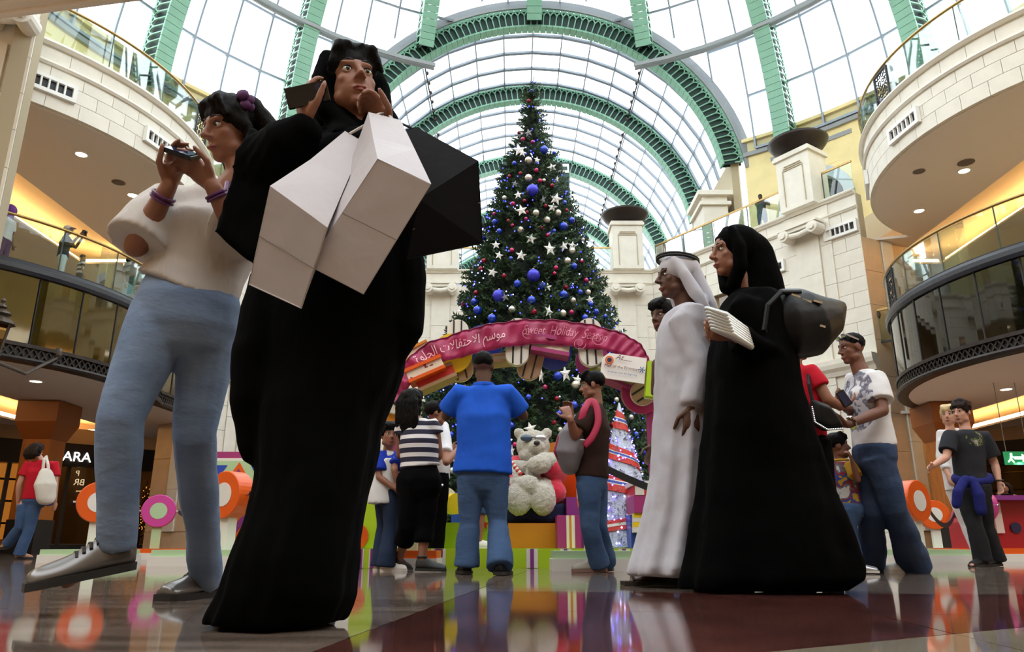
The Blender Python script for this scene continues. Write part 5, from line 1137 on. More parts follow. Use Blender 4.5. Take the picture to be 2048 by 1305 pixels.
pants(g1, JEANL, 1.97, 1.02, .95, vox=.009, fold=.02, name='jeans', top_z=.58)
SILV = mat('silver grey leather', '#6d6a68', .25, metal=.5)
for n in 'LR': shoe(g1, n, SILV, SOLEB, L=.158, hi=.02, laces=mat('dark laces', '#2a2624', .8), k=1.05)
flw = MB()
for k in range(7): a = k*.9; flw.ell(g1.hc+g1.R @ (V((-.36-.06*cos(a), -.1+.08*sin(a*1.3), .36+.09*sin(a)))*g1.hs), (.02, .012, .02), M.Rotation(a, 3, 'Y'), 8, 5)
flw.build('hair_flower', mat('purple fabric', '#4a1550', .7), g1.t, smooth=True)
for w_, e in ((J['wrR'], J['elR']), (J['wrL'], J['elL'])):
    for f in (.16, .22): c = w_.lerp(e, f); d = (e-w_).normalized(); a, b, _ = frame(d); MB().tube([c+(a*cos(t)+b*sin(t))*.034 for t in [i*2*pi/16 for i in range(17)]], .005, 6).build('bracelet', mat('purple beads', '#5b2a5e', .35), g1.t)
nb = MB(); nb.tube([q(455, 365, -.1), q(450, 400, -.14), q(470, 420, -.15), q(500, 390, -.08)], .008, 6); nb.build('necklace', mat('purple beads'), g1.t)
pc = q(362, 306, -.25); ph = thing('phone', tuple(pc), 'black phone held up by the girl in jeans', 'phone'); Rp = M.Rotation(.35, 3, 'Y') @ M.Rotation(-.9, 3, 'X')
MB().box(pc, (.1, .012, .052), Rp).build('case', mat('phone black', '#0a0b12', .15), ph); MB().box(pc+Rp @ V((0, -.007, 0)), (.085, .002, .044), Rp).build('screen', mat('phone screen', '#1a2340', .05), ph)
# 2 ---- woman in black abaya with shopping bags
Y = 2.0; q = lambda u, v, dy=0: P(u, v, Y+dy)
J = dict(head=q(703, 172), neck=q(700, 262, .02), chest=q(680, 380, .02), waist=q(665, 520, .02), pelvis=q(650, 630, .02), shL=q(790, 292, .03), shR=q(615, 300, .0), elR=q(530, 330, -.1), wrR=q(612, 250, -.16), elL=q(820, 400, -.02), wrL=q(775, 270, -.12),
    hipL=q(690, 660), hipR=q(610, 660), knL=q(640, 900, .05), knR=q(580, 900, -.05), anL=V(PZ(650, 1215, 0))+V((0, 0, .08)), anR=V(PZ(600, 1243, 0))+V((0, 0, .08)), toL=V(PZ(630, 1230, 0))+V((0, 0, .02)), toR=V(PZ(540, 1246, 0))+V((0, 0, .02)))
w2 = human('woman in a black abaya striding left with white and dark shopping bags', PZ(590, 1235, 0), 1.68, radians(150), J, 'tan', False, face=V((.42, -.85, .08)), tilt=.12, vox=.006, hk=.138, curl=(1.2, .9), palm={'R': V((.6, .6, .1)), 'L': V((-.3, -.3, -1))}, hdir={'R': V((-.1, -.25, 1)), 'L': V((-.3, -.2, .7))}, lk=.6, hs='bob', hm=HAIRB)
def ex(mb):
    mb.tube([q(770, 290, .04), q(800, 310, 0), q(822, 400, -.02), q(790, 330, -.08), q(778, 290, -.1)], [.06, .075, .085, .07, .055], 14, rnd=True)
    mb.tube([q(640, 290), q(590, 308, -.04), q(535, 335, -.1), q(580, 290, -.13), q(604, 268, -.15)], [.06, .08, .1, .08, .06], 14, rnd=True)
    mb.loft([[q(u, v, d) for u, v, d in r] for r in (((500, 255, -.12), (570, 300, -.12), (575, 300, -.02), (520, 270, -.02)), ((470, 330, -.11), (580, 380, -.12), (585, 385, -.02), (490, 340, -.02)), ((440, 420, -.1), (570, 470, -.11), (575, 480, -.03), (460, 430, -.03)), ((426, 462, -.1), (498, 522, -.1), (505, 525, -.05), (440, 468, -.05)))])
    mb.tube([q(760, 250, .06), q(775, 320, .08), q(770, 420, .1)], [(.08, .05), (.12, .05), (.1, .04)], 12, rnd=True)
    mb.tube([q(545, 560, -.06), q(520, 700, -.08), q(512, 800, -.08), q(520, 890, -.06)], [.06, .07, .065, .055], 14, rnd=True)
    mb.tube([q(800, 400, 0), q(805, 560, 0), q(800, 660, .0), q(770, 740, .02)], [.05, .065, .065, .03], 14, rnd=True)
robe(w2, ABAYA, srings(Y, [(672, 735, 268, .02, .05), (640, 775, 285, .02, .09), (605, 800, 310, .02, .12), (575, 815, 400, .02, .15), (545, 820, 520, .02, .17), (520, 825, 630, .02, .19), (515, 800, 740, .02, .2), (520, 765, 850, .0, .2), (520, 742, 950, -.02, .2), (502, 722, 1040, -.03, .21), (470, 712, 1120, -.05, .21), (445, 706, 1190, -.06, .2), (421, 690, 1236, -.06, .18), (420, 680, 1246, -.06, .17)]), vox=.009, folds=8, amp=.045, extra=ex, name='abaya', fold=.03)
hm_ = MB(); hs_ = w2.hs; hq = lambda x, y, z: w2.hc+w2.R @ (V((x, y, z))*hs_)
hm_.ell(hq(0, -.16, .14), (.42*hs_, .44*hs_, .47*hs_), w2.R, 20, 12)
for x in (-1, 1): hm_.tube([hq(x*.3, .0, .4), hq(x*.42, .0, 0), hq(x*.36, .02, -.45), hq(x*.12, .12, -.8)], [.09*hs_, .12*hs_, .15*hs_, .12*hs_], 12, rnd=True)
hm_.tube([hq(0, -.3, -.1), hq(0, -.3, -.6), hq(0, -.2, -1.0)], [(.38*hs_, .25*hs_), (.5*hs_, .3*hs_), (.6*hs_, .25*hs_)], 16, rnd=True)
blob(hm_, 'head_scarf', ABAYA, w2.t, .009, 3, .02)
for n in 'LR': shoe(w2, n, S_BLACK, SOLEB)
pc = q(615, 190, -.2); ph = thing('phone', tuple(pc), 'black phone in the raised hand of the woman with shopping bags', 'phone'); Rp = M.Rotation(-.25, 3, 'Y') @ M.Rotation(.3, 3, 'X')
MB().box(pc, (.115, .014, .056), Rp).build('case', mat('phone black'), ph); MB().lathe([(.001, 0), (.012, 0), (.012, .004), (.001, .004)], pc+Rp @ V((.035, -.007, .01)), 14, Rp @ V((0, -1, 0))).build('lens', mat('phone screen'), ph)
PAPW = mat('white bag paper', '#b3adb0', .55, bump=(5, .5)); PAPD = mat('dark bag paper', '#0e0c0e', .85, bump=(5, .4), spec=.12)
def bag(lab, bot, topq, m, hand_pt):
    b = [P(*p) for p in bot]; tq = [P(*p) for p in topq]; t = thing('shopping_bag', tuple(sum(b, V())/4), lab, 'shopping bag'); mid = [x.lerp(y, .5)*1 for x, y in zip(b, tq)]; c = sum(mid, V())/4
    mid[0] = mid[0].lerp(c, .06); mid[2] = mid[2].lerp(c, .06)
    o = MB().loft([b, mid, tq], cap=False).add(b, [(0, 1, 2, 3)]).build('paper', m, t); fixn(o); s = o.modifiers.new('t', 'SOLIDIFY'); s.thickness = .003
    bc = sum(b, V())/4; MB().tube([(b[0]+b[3])/2, (b[0]+b[3])/2*.55+bc*.45, (b[1]+b[2])/2*.55+bc*.45, (b[1]+b[2])/2], .0012, 4).build('bottom_seam', mat('paper seam', '#8d8480', .8), t)
    hp = P(*hand_pt)
    for i, j in ((0, 1), (3, 2)): MB().tube([tq[i].lerp(tq[j], .25), hp.lerp(tq[i], .3), hp, hp.lerp(tq[j], .3), tq[i].lerp(tq[j], .75)], .004, 6).build('handle', mat('bag cord', '#cfcac6', .7) if m is PAPW else IRON, t)
bag('white paper shopping bag hanging in front, nearer the girl', [(540, 372, 1.62), (655, 455, 1.6), (602, 618, 1.7), (497, 570, 1.72)], [(690, 262, 1.84), (728, 285, 1.82), (690, 400, 1.84), (630, 380, 1.86)], PAPW, (765, 236, 1.84))
bag('white paper shopping bag in front, with its bottom turned to the camera', [(756, 320, 1.55), (860, 368, 1.55), (726, 588, 1.66), (616, 530, 1.66)], [(738, 226, 1.8), (800, 242, 1.8), (790, 330, 1.84), (715, 320, 1.84)], PAPW, (770, 228, 1.84))
bag('dark paper shopping bag swinging out at the right of the white ones', [(838, 398, 1.7), (957, 322, 1.78), (966, 488, 1.84), (812, 520, 1.76)], [(795, 262, 1.86), (832, 254, 1.9), (850, 330, 1.94), (800, 350, 1.9)], PAPD, (780, 240, 1.88))
# 3 ---- man in the white robe and headcloth
Y = 3.75; q = lambda u, v, dy=0: P(u, v, Y+dy)
J = dict(head=q(1350, 556), neck=q(1372, 610), chest=q(1372, 690), waist=q(1370, 780), pelvis=q(1365, 850), shL=q(1362, 640, -.16), shR=q(1385, 640, .2), elL=q(1398, 735, -.2), wrL=q(1384, 815, -.2), elR=q(1400, 735, .24), wrR=q(1380, 815, .25), hipL=q(1362, 870, -.08), hipR=q(1365, 870, .1), knL=q(1330, 1010, -.08), knR=q(1385, 1010, .1),
    anL=V(PZ(1335, 1172, 0))+V((0, 0, .08)), toL=V(PZ(1265, 1172, 0))+V((0, 0, .02)), anR=q(1405, 1130, .15), toR=q(1385, 1155, .15))
m3 = human('man in a white robe and white headcloth with black cord, walking left', PZ(1345, 1172, 0), 1.76, radians(85), J, 'dark', True, face=V((-1, -.18, -.02)), vox=.0055, hdir={'L': V((-.1, 0, -1)), 'R': V((0, 0, -1))}, palm={'L': V((0, .6, 0)), 'R': V((0, -.6, 0))}, lk=.6, hs='crop', curl=(.7, .7))
def ex3(mb):
    for n, d in (('L', -1), ('R', 1)): mb.tube([m3.J['sh'+n]+V((.03, -d*.0, .02)), m3.J['sh'+n], m3.J['el'+n], m3.J['el'+n].lerp(m3.J['wr'+n], .96)], [.06, .07, .062, .058], 14)
robe(m3, DISH, [(c, d, rx, a) for c, rx, d, a in srings(Y, [(1358, 1392, 612, 0, .07), (1330, 1412, 630, 0, .2), (1318, 1422, 660, 0, .22), (1314, 1425, 740, 0, .22), (1312, 1425, 830, 0, .21), (1306, 1422, 930, 0, .2), (1295, 1418, 1020, 0, .2), (1278, 1412, 1090, 0, .2), (1268, 1405, 1135, -.02, .2), (1266, 1395, 1152, -.02, .18)], ax=(0, 1, 0))] if False else srings(Y, [(1358, 1392, 612, 0, .07), (1330, 1412, 630, 0, .2), (1318, 1422, 660, 0, .22), (1314, 1425, 740, 0, .22), (1312, 1425, 830, 0, .21), (1306, 1422, 930, 0, .2), (1295, 1418, 1020, 0, .2), (1278, 1412, 1090, 0, .2), (1268, 1405, 1135, -.02, .2), (1266, 1395, 1152, -.02, .18)]), folds=7, amp=.11, extra=ex3, name='long_robe', fold=.03)
gh = MB(); gq = lambda x, y, z: m3.hc+m3.R @ (V((x, y, z))*m3.hs)
gh.ell(gq(0, -.12, .2), (.4*m3.hs, .47*m3.hs, .4*m3.hs), m3.R, 20, 12)
for x in (-1, 1): gh.tube([gq(x*.3, .12, .33), gq(x*.42, -.05, -.05), gq(x*.46, -.25, -.5), gq(x*.5, -.5, -.95)], [.1*m3.hs, .13*m3.hs, .16*m3.hs, .1*m3.hs], 12, rnd=True)
gh.tube([gq(0, -.35, .3), gq(0, -.5, -.2), gq(0, -.68, -.75), gq(0, -.78, -1.15)], [(.36*m3.hs, .2*m3.hs), (.42*m3.hs, .2*m3.hs), (.52*m3.hs, .16*m3.hs), (.5*m3.hs, .07*m3.hs)], 16, rnd=True)
blob(gh, 'headcloth', cloth('white headcloth', '#c2c2ca', .15), m3.t, .01, 4, .02)
ag_ = MB()
for z in (.4, .45): ag_.tube([gq(.4*cos(a), -.1+.47*sin(a), z+.06*sin(a)) for a in [i*2*pi/24 for i in range(25)]], .035*m3.hs, 8)
ag_.build('head_cord', BLK, m3.t, smooth=True)
SAND = mat('dark sandal leather', '#241a16', .45)
for n in 'LR':
    a, e = m3.J['an'+n], m3.J['to'+n]; d = V((e.x-a.x, e.y-a.y, 0)).normalized(); x = d.cross(V((0, 0, 1))); z0 = max(0, e.z-.025); b = V((a.x, a.y, z0))-d*.07
    sn_ = MB(); sn_.loft([[b+d*t*.3+x*w_*s+V((0, 0, z)) for s, z in ((1, .002), (1, .022), (-1, .022), (-1, .002))] for t, w_ in ((0, .03), (.1, .042), (.45, .038), (.75, .052), (.95, .04), (1, .02))]); so = fixn(sn_.build('sandal', SAND, m3.t))
    for t in (.42, .8): c = b+d*t*.3; MB().tube([c-x*.046+V((0, 0, .02)), c-x*.03+V((0, 0, .075-.04*t)), c+x*.03+V((0, 0, .075-.04*t)), c+x*.046+V((0, 0, .02))], [(.022, .005)]*4, 8, up=d).build('strap', SAND, so)
# 4 ---- woman in black with handbag
Y = 3.35; q = lambda u, v, dy=0: P(u, v, Y+dy)
J = dict(head=q(1462, 508), neck=q(1490, 580), chest=q(1505, 670), waist=q(1515, 770), pelvis=q(1520, 860), shL=q(1490, 612, -.16), shR=q(1510, 612, .18), elL=q(1535, 715, -.2), wrL=q(1470, 672, -.28), elR=q(1530, 715, .2), wrR=q(1470, 690, .1), hipL=q(1515, 880, -.08), hipR=q(1525, 880, .08), knL=q(1490, 1020, -.05), knR=q(1560, 1020, .05),
    anL=V(PZ(1480, 1182, 0))+V((0, 0, .08)), toL=V(PZ(1432, 1182, 0))+V((0, 0, .02)), anR=V(PZ(1600, 1180, 0))+V((0, 0, .1)), toR=V(PZ(1560, 1182, 0))+V((0, 0, .02)))
w4 = human('woman in a black abaya and headscarf walking left with a large black handbag', PZ(1520, 1182, 0), 1.68, radians(85), J, 'tan', False, face=V((-1, -.2, .0)), vox=.0055, hk=.138, hdir={'L': V((-.8, -.1, .1)), 'R': V((-.8, 0, 0))}, palm={'L': V((0, .5, .6)), 'R': V((0, -.5, .5))}, lk=.6, hs='crop', curl=(.9, .8))
def ex4(mb):
    for n in 'LR': mb.tube([w4.J['sh'+n]+V((.02, 0, .02)), w4.J['sh'+n], w4.J['el'+n], w4.J['el'+n].lerp(w4.J['wr'+n], .9)], [.07, .085, .08, .07], 14)
robe(w4, ABAYA, srings(Y, [(1470, 1512, 582, 0, .06), (1450, 1550, 602, 0, .2), (1432, 1575, 640, 0, .24), (1420, 1590, 700, 0, .25), (1414, 1598, 780, 0, .25), (1408, 1620, 860, 0, .25), (1402, 1645, 940, .02, .26), (1395, 1672, 1010, .02, .27), (1385, 1700, 1075, .02, .28), (1375, 1722, 1125, .02, .28), (1370, 1724, 1158, .0, .26), (1372, 1690, 1180, .0, .22)]), folds=7, amp=.05, extra=ex4, name='abaya', fold=.03)
sc = MB(); sq = lambda x, y, z: w4.hc+w4.R @ (V((x, y, z))*w4.hs); s_ = w4.hs
sc.ell(sq(0, -.2, .18), (.43*s_, .5*s_, .47*s_), w4.R, 20, 12); sc.ell(sq(0, -.5, .15), (.34*s_, .32*s_, .36*s_), w4.R, 16, 10)
for x in (-1, 1): sc.tube([sq(x*.28, .1, .42), sq(x*.4, .02, 0), sq(x*.34, .0, -.42), sq(x*.15, .1, -.7)], [.09*s_, .12*s_, .15*s_, .14*s_], 12, rnd=True)
sc.tube([sq(0, -.5, .1), sq(0, -.55, -.5), sq(0, -.5, -1.1), sq(0, -.45, -1.6)], [(.42*s_, .34*s_), (.5*s_, .36*s_), (.62*s_, .34*s_), (.6*s_, .2*s_)], 18, rnd=True)
blob(sc, 'head_scarf', ABAYA, w4.t, .01, 4, .02)
MB().tube([sq(-.3, .05, .43), sq(-.16, .09, .535), sq(0, .1, .57), sq(.16, .09, .535), sq(.3, .05, .43)], [(.03*s_, .012*s_)]*5, 8).build('scarf_band', mat('violet trim', '#5a5068', .6), w4.t)
for n in 'LR': shoe(w4, n, S_BLACK, SOLEB)
BAGL = mat('black quilted leather', '#060608', .45, bump=(7, .25), spec=.2); hbq = lambda u, v, dy: P(u, v, Y+dy)
t = thing('handbag', tuple(q(1600, 630, -.05)), 'large black leather handbag on the arm of the right woman in black', 'handbag'); hb = MB()
hb.tube([q(1684, 612, .0), q(1655, 632, -.03), q(1612, 645, -.08), q(1570, 650, -.12), q(1535, 650, -.1)], [(.03, .02), (.1, .085), (.165, .13), (.17, .13), (.12, .09)], 20, up=V((0, 1, 0)), rnd=True); blob(hb, 'bag_body', BAGL, t, .01, 5, .008)
for dy in (-.12, .1): MB().tube([q(1600, 585, dy-.06), q(1562, 585, dy-.1), q(1535, 612, dy-.13), q(1528, 660, dy-.14), q(1545, 690, dy-.1)], .012, 8).build('strap', BAGL, t)
CHR = mat('chrome', '#c8c8c8', .15, metal=1)
for u, v in ((1590, 590), (1612, 600), (1634, 602), (1605, 640), (1640, 650)): MB().bar(q(u-8, v, -.205), q(u+10, v+5, -.205), .012, .01).build('metal_stud', CHR, t)
t = thing('clutch_purse', tuple(q(1460, 655, -.33)), 'silver pleated clutch purse held by the right woman in black', 'purse'); cl = MB()
for k in range(7): f = k/6; cl.tube([q(1414+f*12, 618+f*40, -.34), q(1450+f*14, 632+f*38, -.36), q(1492+f*10, 660+f*34, -.33)], [.012, .02, .014], 8, rnd=True)
cl.build('pleats', mat('silver satin', '#b9bbb8', .3, metal=.4), t, smooth=True)
# 5 ---- man in the blue polo, from behind
Y = 5.35; q = lambda u, v, dy=0: P(u, v, Y+dy)
J = dict(elL=q(893, 832, .1), elR=q(1046, 832, .1), wrL=q(915, 800, .38), wrR=q(1024, 800, .38), anL=V(PZ(932, 1150, 0))+V((0, .03, .08)), anR=V(PZ(1000, 1152, 0))+V((0, .03, .08)), toL=V(PZ(926, 1150, 0))+V((-.02, .22, .02)), toR=V(PZ(1006, 1152, 0))+V((.02, .22, .02)), knL=q(938, 1045, .03), knR=q(995, 1045, .03), hipL=q(943, 955, .0), hipR=q(990, 955, 0), pelvis=q(967, 940), waist=q(967, 895), chest=q(967, 835), shL=q(920, 785, .0), shR=q(1014, 785, .0), neck=q(967, 765), head=q(967, 734, .02))
m5 = human('man in a bright blue polo shirt seen from behind, arms raised to his face', PZ(966, 1151, 0), 1.62, 0, J, 'dark', vox=.009, wt=1.25, sw=1.15, hs='crop', palm={'L': V((.5, 0, .5)), 'R': V((-.5, 0, .5))}, hdir={'L': V((.3, .6, .6)), 'R': V((-.3, .6, .6))}, tilt=.0)
pb = top(m5, cloth('blue polo cotton', '#1c55c4', .25), .82, hem=.5, wt=1.28, ease=1.02, flare=1.03, fold=.03, name='polo_shirt', hemx=q(965, 948), rs=1.05)
MB().tube([m5.top+V((.07*cos(a), .062*sin(a), .045)) for a in [i*2*pi/20 for i in range(21)]], [(.012, .022)]*21, 8).build('collar', cloth('blue polo cotton', '#1c55c4'), m5.t)
pants(m5, JEANM, 2.0, 1.15, 1.5, fold=.035, name='jeans')
for n in 'LR': shoe(m5, n, S_BLACK, SOLEB)
# 6 ---- man in brown with the backpack
Y = 5.7; q = lambda u, v, dy=0: P(u, v, Y+dy)
J = dict(head=q(1184, 772), neck=q(1192, 802), chest=q(1188, 862), waist=q(1186, 915), pelvis=q(1184, 955), shL=q(1178, 822, -.17), shR=q(1198, 822, .15), elL=q(1150, 872, -.22), wrL=q(1140, 838, -.32), elR=q(1165, 872, .15), wrR=q(1142, 835, -.12), hipL=q(1178, 970, -.06), hipR=q(1190, 970, .08), knL=q(1180, 1055, -.06), knR=q(1196, 1055, .08), anL=V(PZ(1200, 1146, 0))+V((0, 0, .08)), toL=V(PZ(1158, 1146, 0))+V((0, 0, .02)), anR=FL(1212, 5.95, .08), toR=FL(1180, 5.95, .02))
m6 = human('man in a brown tee and jeans facing left, with a pink and grey backpack', PZ(1195, 1143, 0), 1.6, radians(80), J, 'tan', face=V((-1, .15, -.1)), vox=.007, hs='short', curl=(.9, .9), hdir={'L': V((-.3, .3, .8)), 'R': V((-.2, -.1, .8))}, palm={'L': V((0, .8, 0)), 'R': V((0, -.6, 0))})
top(m6, cloth('brown tee cotton', '#33211c', .3), .75, hem=.5, wt=1.08, fold=.03, name='tee_shirt', hemx=q(1184, 958))
MB().tube([m6.top+V((.055*cos(a), .055*sin(a), .045)) for a in [i*2*pi/20 for i in range(21)]], .006, 6).build('neck_trim', mat('orange trim', '#d08a3a', .7), m6.t)
pants(m6, JEANM, 2.0, 1.05, 1.35, fold=.035, name='jeans')
for n in 'LR': s_o = shoe(m6, n, mat('grey suede', '#8b8578', .8), mat('red grey sole', '#7a5a52', .7), laces=mat('grey laces', '#b5b0a8', .8), k=1.05)
put_text('N', .06, m6.J['anL']+V((-.035, -.056, -.05)), (1, 0, 0), (0, 0, 1), mat('red N mark', '#8a3038', .6), m6.t, name='shoe_mark', extr=.002)
t = thing('backpack', tuple(q(1138, 890, -.1)), 'pink and grey backpack worn in front by the man in brown', 'backpack'); bp = MB(); bp.tube([q(1152, 845, -.05), q(1142, 875, -.08), q(1137, 905, -.08), q(1140, 928, -.06)], [(.1, .05), (.15, .1), (.16, .12), (.12, .08)], 16, rnd=True, up=V((-1, 0, 0))); blob(bp, 'bag_body', mat('grey nylon', '#7d7a80', .6), t, .012, 5, .02)
bp = MB(); bp.tube([q(1148, 845, -.09), q(1128, 880, -.15), q(1122, 905, -.15), q(1127, 925, -.1)], [(.02, .05), (.02, .06), (.02, .06), (.02, .04)], 12, rnd=True, up=V((-1, 0, 0))); blob(bp, 'front_panel', mat('pink nylon', '#a3123f', .6), t, .012, 3)
sp_ = cr([q(1160, 850, -.25), q(1168, 822, -.25), q(1180, 803, -.2), q(1192, 812, -.22), q(1196, 845, -.25), q(1184, 875, -.26), q(1168, 892, -.25)], 5); MB().tube(sp_, [(.026, .008)]*len(sp_), 10, up=V((0, -1, 0))).build('strap', mat('pink nylon'), t, smooth=True)
MB().tube([q(1165, 880, -.27), q(1160, 900, -.2)], [(.02, .006)]*2, 6).build('webbing', mat('grey webbing', '#a09aa0', .7), t)
# 7 ---- woman in stripes
def stripes(name, a, b, f, axis=2, bands=.45):
    m = bpy.data.materials.new(name); m.use_nodes = True; nt = m.node_tree; N = nt.nodes; L = nt.links; bs = N['Principled BSDF']; bs.inputs['Roughness'].default_value = .85
    tc = N.new('ShaderNodeTexCoord'); sx = N.new('ShaderNodeSeparateXYZ'); L.new(tc.outputs['Object'], sx.inputs[0]); mu_ = N.new('ShaderNodeMath'); mu_.operation = 'MULTIPLY'; mu_.inputs[1].default_value = f; L.new(sx.outputs[axis], mu_.inputs[0])
    fr = N.new('ShaderNodeMath'); fr.operation = 'FRACT'; L.new(mu_.outputs[0], fr.inputs[0]); gt = N.new('ShaderNodeMath'); gt.operation = 'GREATER_THAN'; gt.inputs[1].default_value = bands; L.new(fr.outputs[0], gt.inputs[0])
    mx = N.new('ShaderNodeMix'); mx.data_type = 'RGBA'; mx.inputs['A'].default_value = lin(a); mx.inputs['B'].default_value = lin(b); L.new(gt.outputs[0], mx.inputs['Factor']); L.new(mx.outputs['Result'], bs.inputs['Base Color']); return m
Y = 5.9; q = lambda u, v, dy=0: P(u, v, Y+dy)
J = dict(head=q(826, 805, .03), neck=q(832, 835), chest=q(838, 885), waist=q(839, 925), pelvis=q(838, 962), shL=q(806, 850, .03), shR=q(868, 850, -.03), elL=q(800, 912, .1), wrL=q(815, 930, .28), elR=q(878, 912, .03), wrR=q(866, 925, .24), hipL=q(824, 975), hipR=q(852, 975), knL=q(816, 1055, .0), knR=q(850, 1055, .0), anL=V(PZ(797, 1143, 0))+V((0, 0, .08)), anR=V(PZ(843, 1145, 0))+V((0, 0, .08)), toL=V(PZ(803, 1143, 0))+V((.03, .17, .02)), toR=V(PZ(858, 1146, 0))+V((.1, .12, .02)))
w7 = human('woman with long black hair in a striped top and black shorts, from behind', PZ(822, 1144, 0), 1.5, radians(-18), J, 'tan', False, vox=.009, face=V((.5, .85, .1)), hs='long')
top(w7, stripes('navy and white stripes', '#d6d2d2', '#1b1730', 14.2), .28, hem=.5, wt=1.12, fold=.015, name='striped_top', hemx=q(840, 936))
pants(w7, BLKT, 1.42, 1.15, 1.25, fold=.025, name='knee_shorts', k=1.1, top_z=.6)
for n in 'LR': shoe(w7, n, mat('black sandal', '#100f0f', .5), SOLEB, hi=.02); c = w7.J['an'+n]; MB().tube([c+V((.035*cos(a), .035*sin(a), .03)) for a in [i*2*pi/14 for i in range(15)]], .008, 6).build('ankle_tie', BLK, w7.t)
# 8 ---- boy in the white vest
Y = 6.05; q = lambda u, v, dy=0: P(u, v, Y+dy)
J = dict(head=q(777, 872), elL=q(758, 955, -.1), shL=q(760, 912, -.03), shR=q(790, 912, .1), wrL=q(790, 978, -.12))
m8 = human('boy in a white vest over a blue tee looking back at the camera', PZ(768, 1143, 0), 1.2, radians(-60), J, 'tan', face=V((.5, -.85, .05)), vox=.009, hk=.165, hs='short', sw=.95)
top(m8, cloth('blue tee cotton', '#1d37a8', .2), .75, hem=.52, wt=1.15, fold=.01, name='blue_tee', rs=1.15)
top(m8, cloth('white vest', '#d9dadc', .2), 0, hem=.42, wt=1.32, ease=1.12, fold=.015, name='white_vest')
pants(m8, JEAND, 2.0, 1.15, 1.5, name='jeans', k=1.1)
for n in 'LR': shoe(m8, n, S_WHITE, SOLEW, k=1.1)
# 9 ---- man behind the striped woman
Y = 6.45; q = lambda u, v, dy=0: P(u, v, Y+dy)
J = dict(head=q(872, 828), elL=q(868, 905, .1), wrL=q(900, 900, .2), elR=q(893, 925, -.05), wrR=q(915, 900, .1))
m9 = human('person in a white shirt and black trousers half hidden behind the striped woman', PZ(868, 1136, 0), 1.55, radians(-70), J, 'tan', face=V((.95, .3, 0)), vox=.011, hs='short')
top(m9, cloth('white shirt cotton', '#cfcfd4', .2), .8, hem=.5, wt=1.1, name='shirt'); pants(m9, BLKT, 2.0, 1.12, 1.2)
for n in 'LR': shoe(m9, n, S_BLACK, SOLEB)
# 10 ---- man behind the white robe
Y = 5.2; q = lambda u, v, dy=0: P(u, v, Y+dy)
J = dict(head=q(1326, 634), neck=q(1345, 672))
p10 = PZ(1340, 1152, 0); m10 = human('dark-haired man half hidden behind the man in the white robe', (P(1356, 800, Y).x, Y, 0), 1.83, radians(110), J, 'dark', face=V((-.8, -.6, -.1)), vox=.009, hs='short')
top(m10, cloth('brown check shirt', '#5a4238', .2), .7, hem=.5, wt=1.0, name='shirt'); pants(m10, JEANM, 2.0, 1.0, 1.2, name='jeans')
for n in 'LR': shoe(m10, n, S_BLACK, SOLEB)
# 11 ---- man in the white tee
Y = 5.35; q = lambda u, v, dy=0: P(u, v, Y+dy)
J = dict(head=q(1702, 698), neck=q(1716, 730), chest=q(1730, 790), waist=q(1740, 845), pelvis=q(1748, 900), shL=q(1752, 758, -.15), shR=q(1712, 758, .12), elL=q(1766, 822, -.24), wrL=q(1695, 850, -.3), elR=q(1712, 828, .12), wrR=q(1688, 815, -.12), hipL=q(1756, 915, -.08), hipR=q(1735, 915, .08), knL=q(1790, 1020, -.06), knR=q(1745, 1025, .08), anL=V(PZ(1832, 1147, 0))+V((0, 0, .08)), toL=V(PZ(1798, 1147, 0))+V((0, 0, .02)), anR=V(PZ(1752, 1146, 0))+V((0, .1, .08)), toR=V(PZ(1722, 1146, 0))+V((-.05, .1, .02)))
m11 = human('man in a white printed tee and jeans looking left, sunglasses on his head', PZ(1785, 1147, 0), 1.72, radians(75), J, 'brown', face=V((-1, -.12, -.12)), vox=.0065, hs='crop', curl=(.8, .9), hdir={'L': V((-.8, .3, .2)), 'R': V((-.5, -.3, .5))}, palm={'L': V((0, .5, .7)), 'R': V((0, -.6, .5))})
top(m11, printed('printed white tee', '#d3d2d3', ['#8d8e9a', '#6d6e7c', '#b9bac2'], q(1697, 800, -.05), (.2, .22, .24), 9), .72, hem=.5, wt=1.12, fold=.03, name='tee_shirt', hemx=q(1750, 898), rs=1.15)
pants(m11, denim('worn dark denim', '#3a4a66', '#1d2a44'), 2.0, 1.12, 1.75, fold=.035, name='jeans', k=1.05)
for n in 'LR': shoe(m11, n, S_WHITE if n == 'L' else S_BLACK, SOLEW)
sg_ = MB(); hq = lambda x, y, z: m11.hc+m11.R @ (V((x, y, z))*m11.hs)
for x in (-1, 1): sg_.ell(hq(x*.17, .26, .42), (.13*m11.hs, .04*m11.hs, .09*m11.hs), m11.R @ M.Rotation(-.6, 3, 'X'), 12, 6); sg_.bar(hq(x*.3, .24, .42), hq(x*.36, -.1, .2), .01, .012)
sg_.build('sunglasses', mat('silver lens', '#b9bcc4', .1, metal=.7), m11.t)
c = m11.J['wrL'].lerp(m11.J['elL'], .12); d = (m11.J['elL']-m11.J['wrL']).normalized(); a, b, _ = frame(d); MB().tube([c+(a*cos(t)+b*sin(t))*.036 for t in [i*2*pi/16 for i in range(17)]], [(.012, .006)]*17, 6, up=d).ell(c+b*.04, (.022, .022, .012), frame and M((a, d, b)).transposed(), 12, 6).build('wrist_watch', CHR, m11.t)
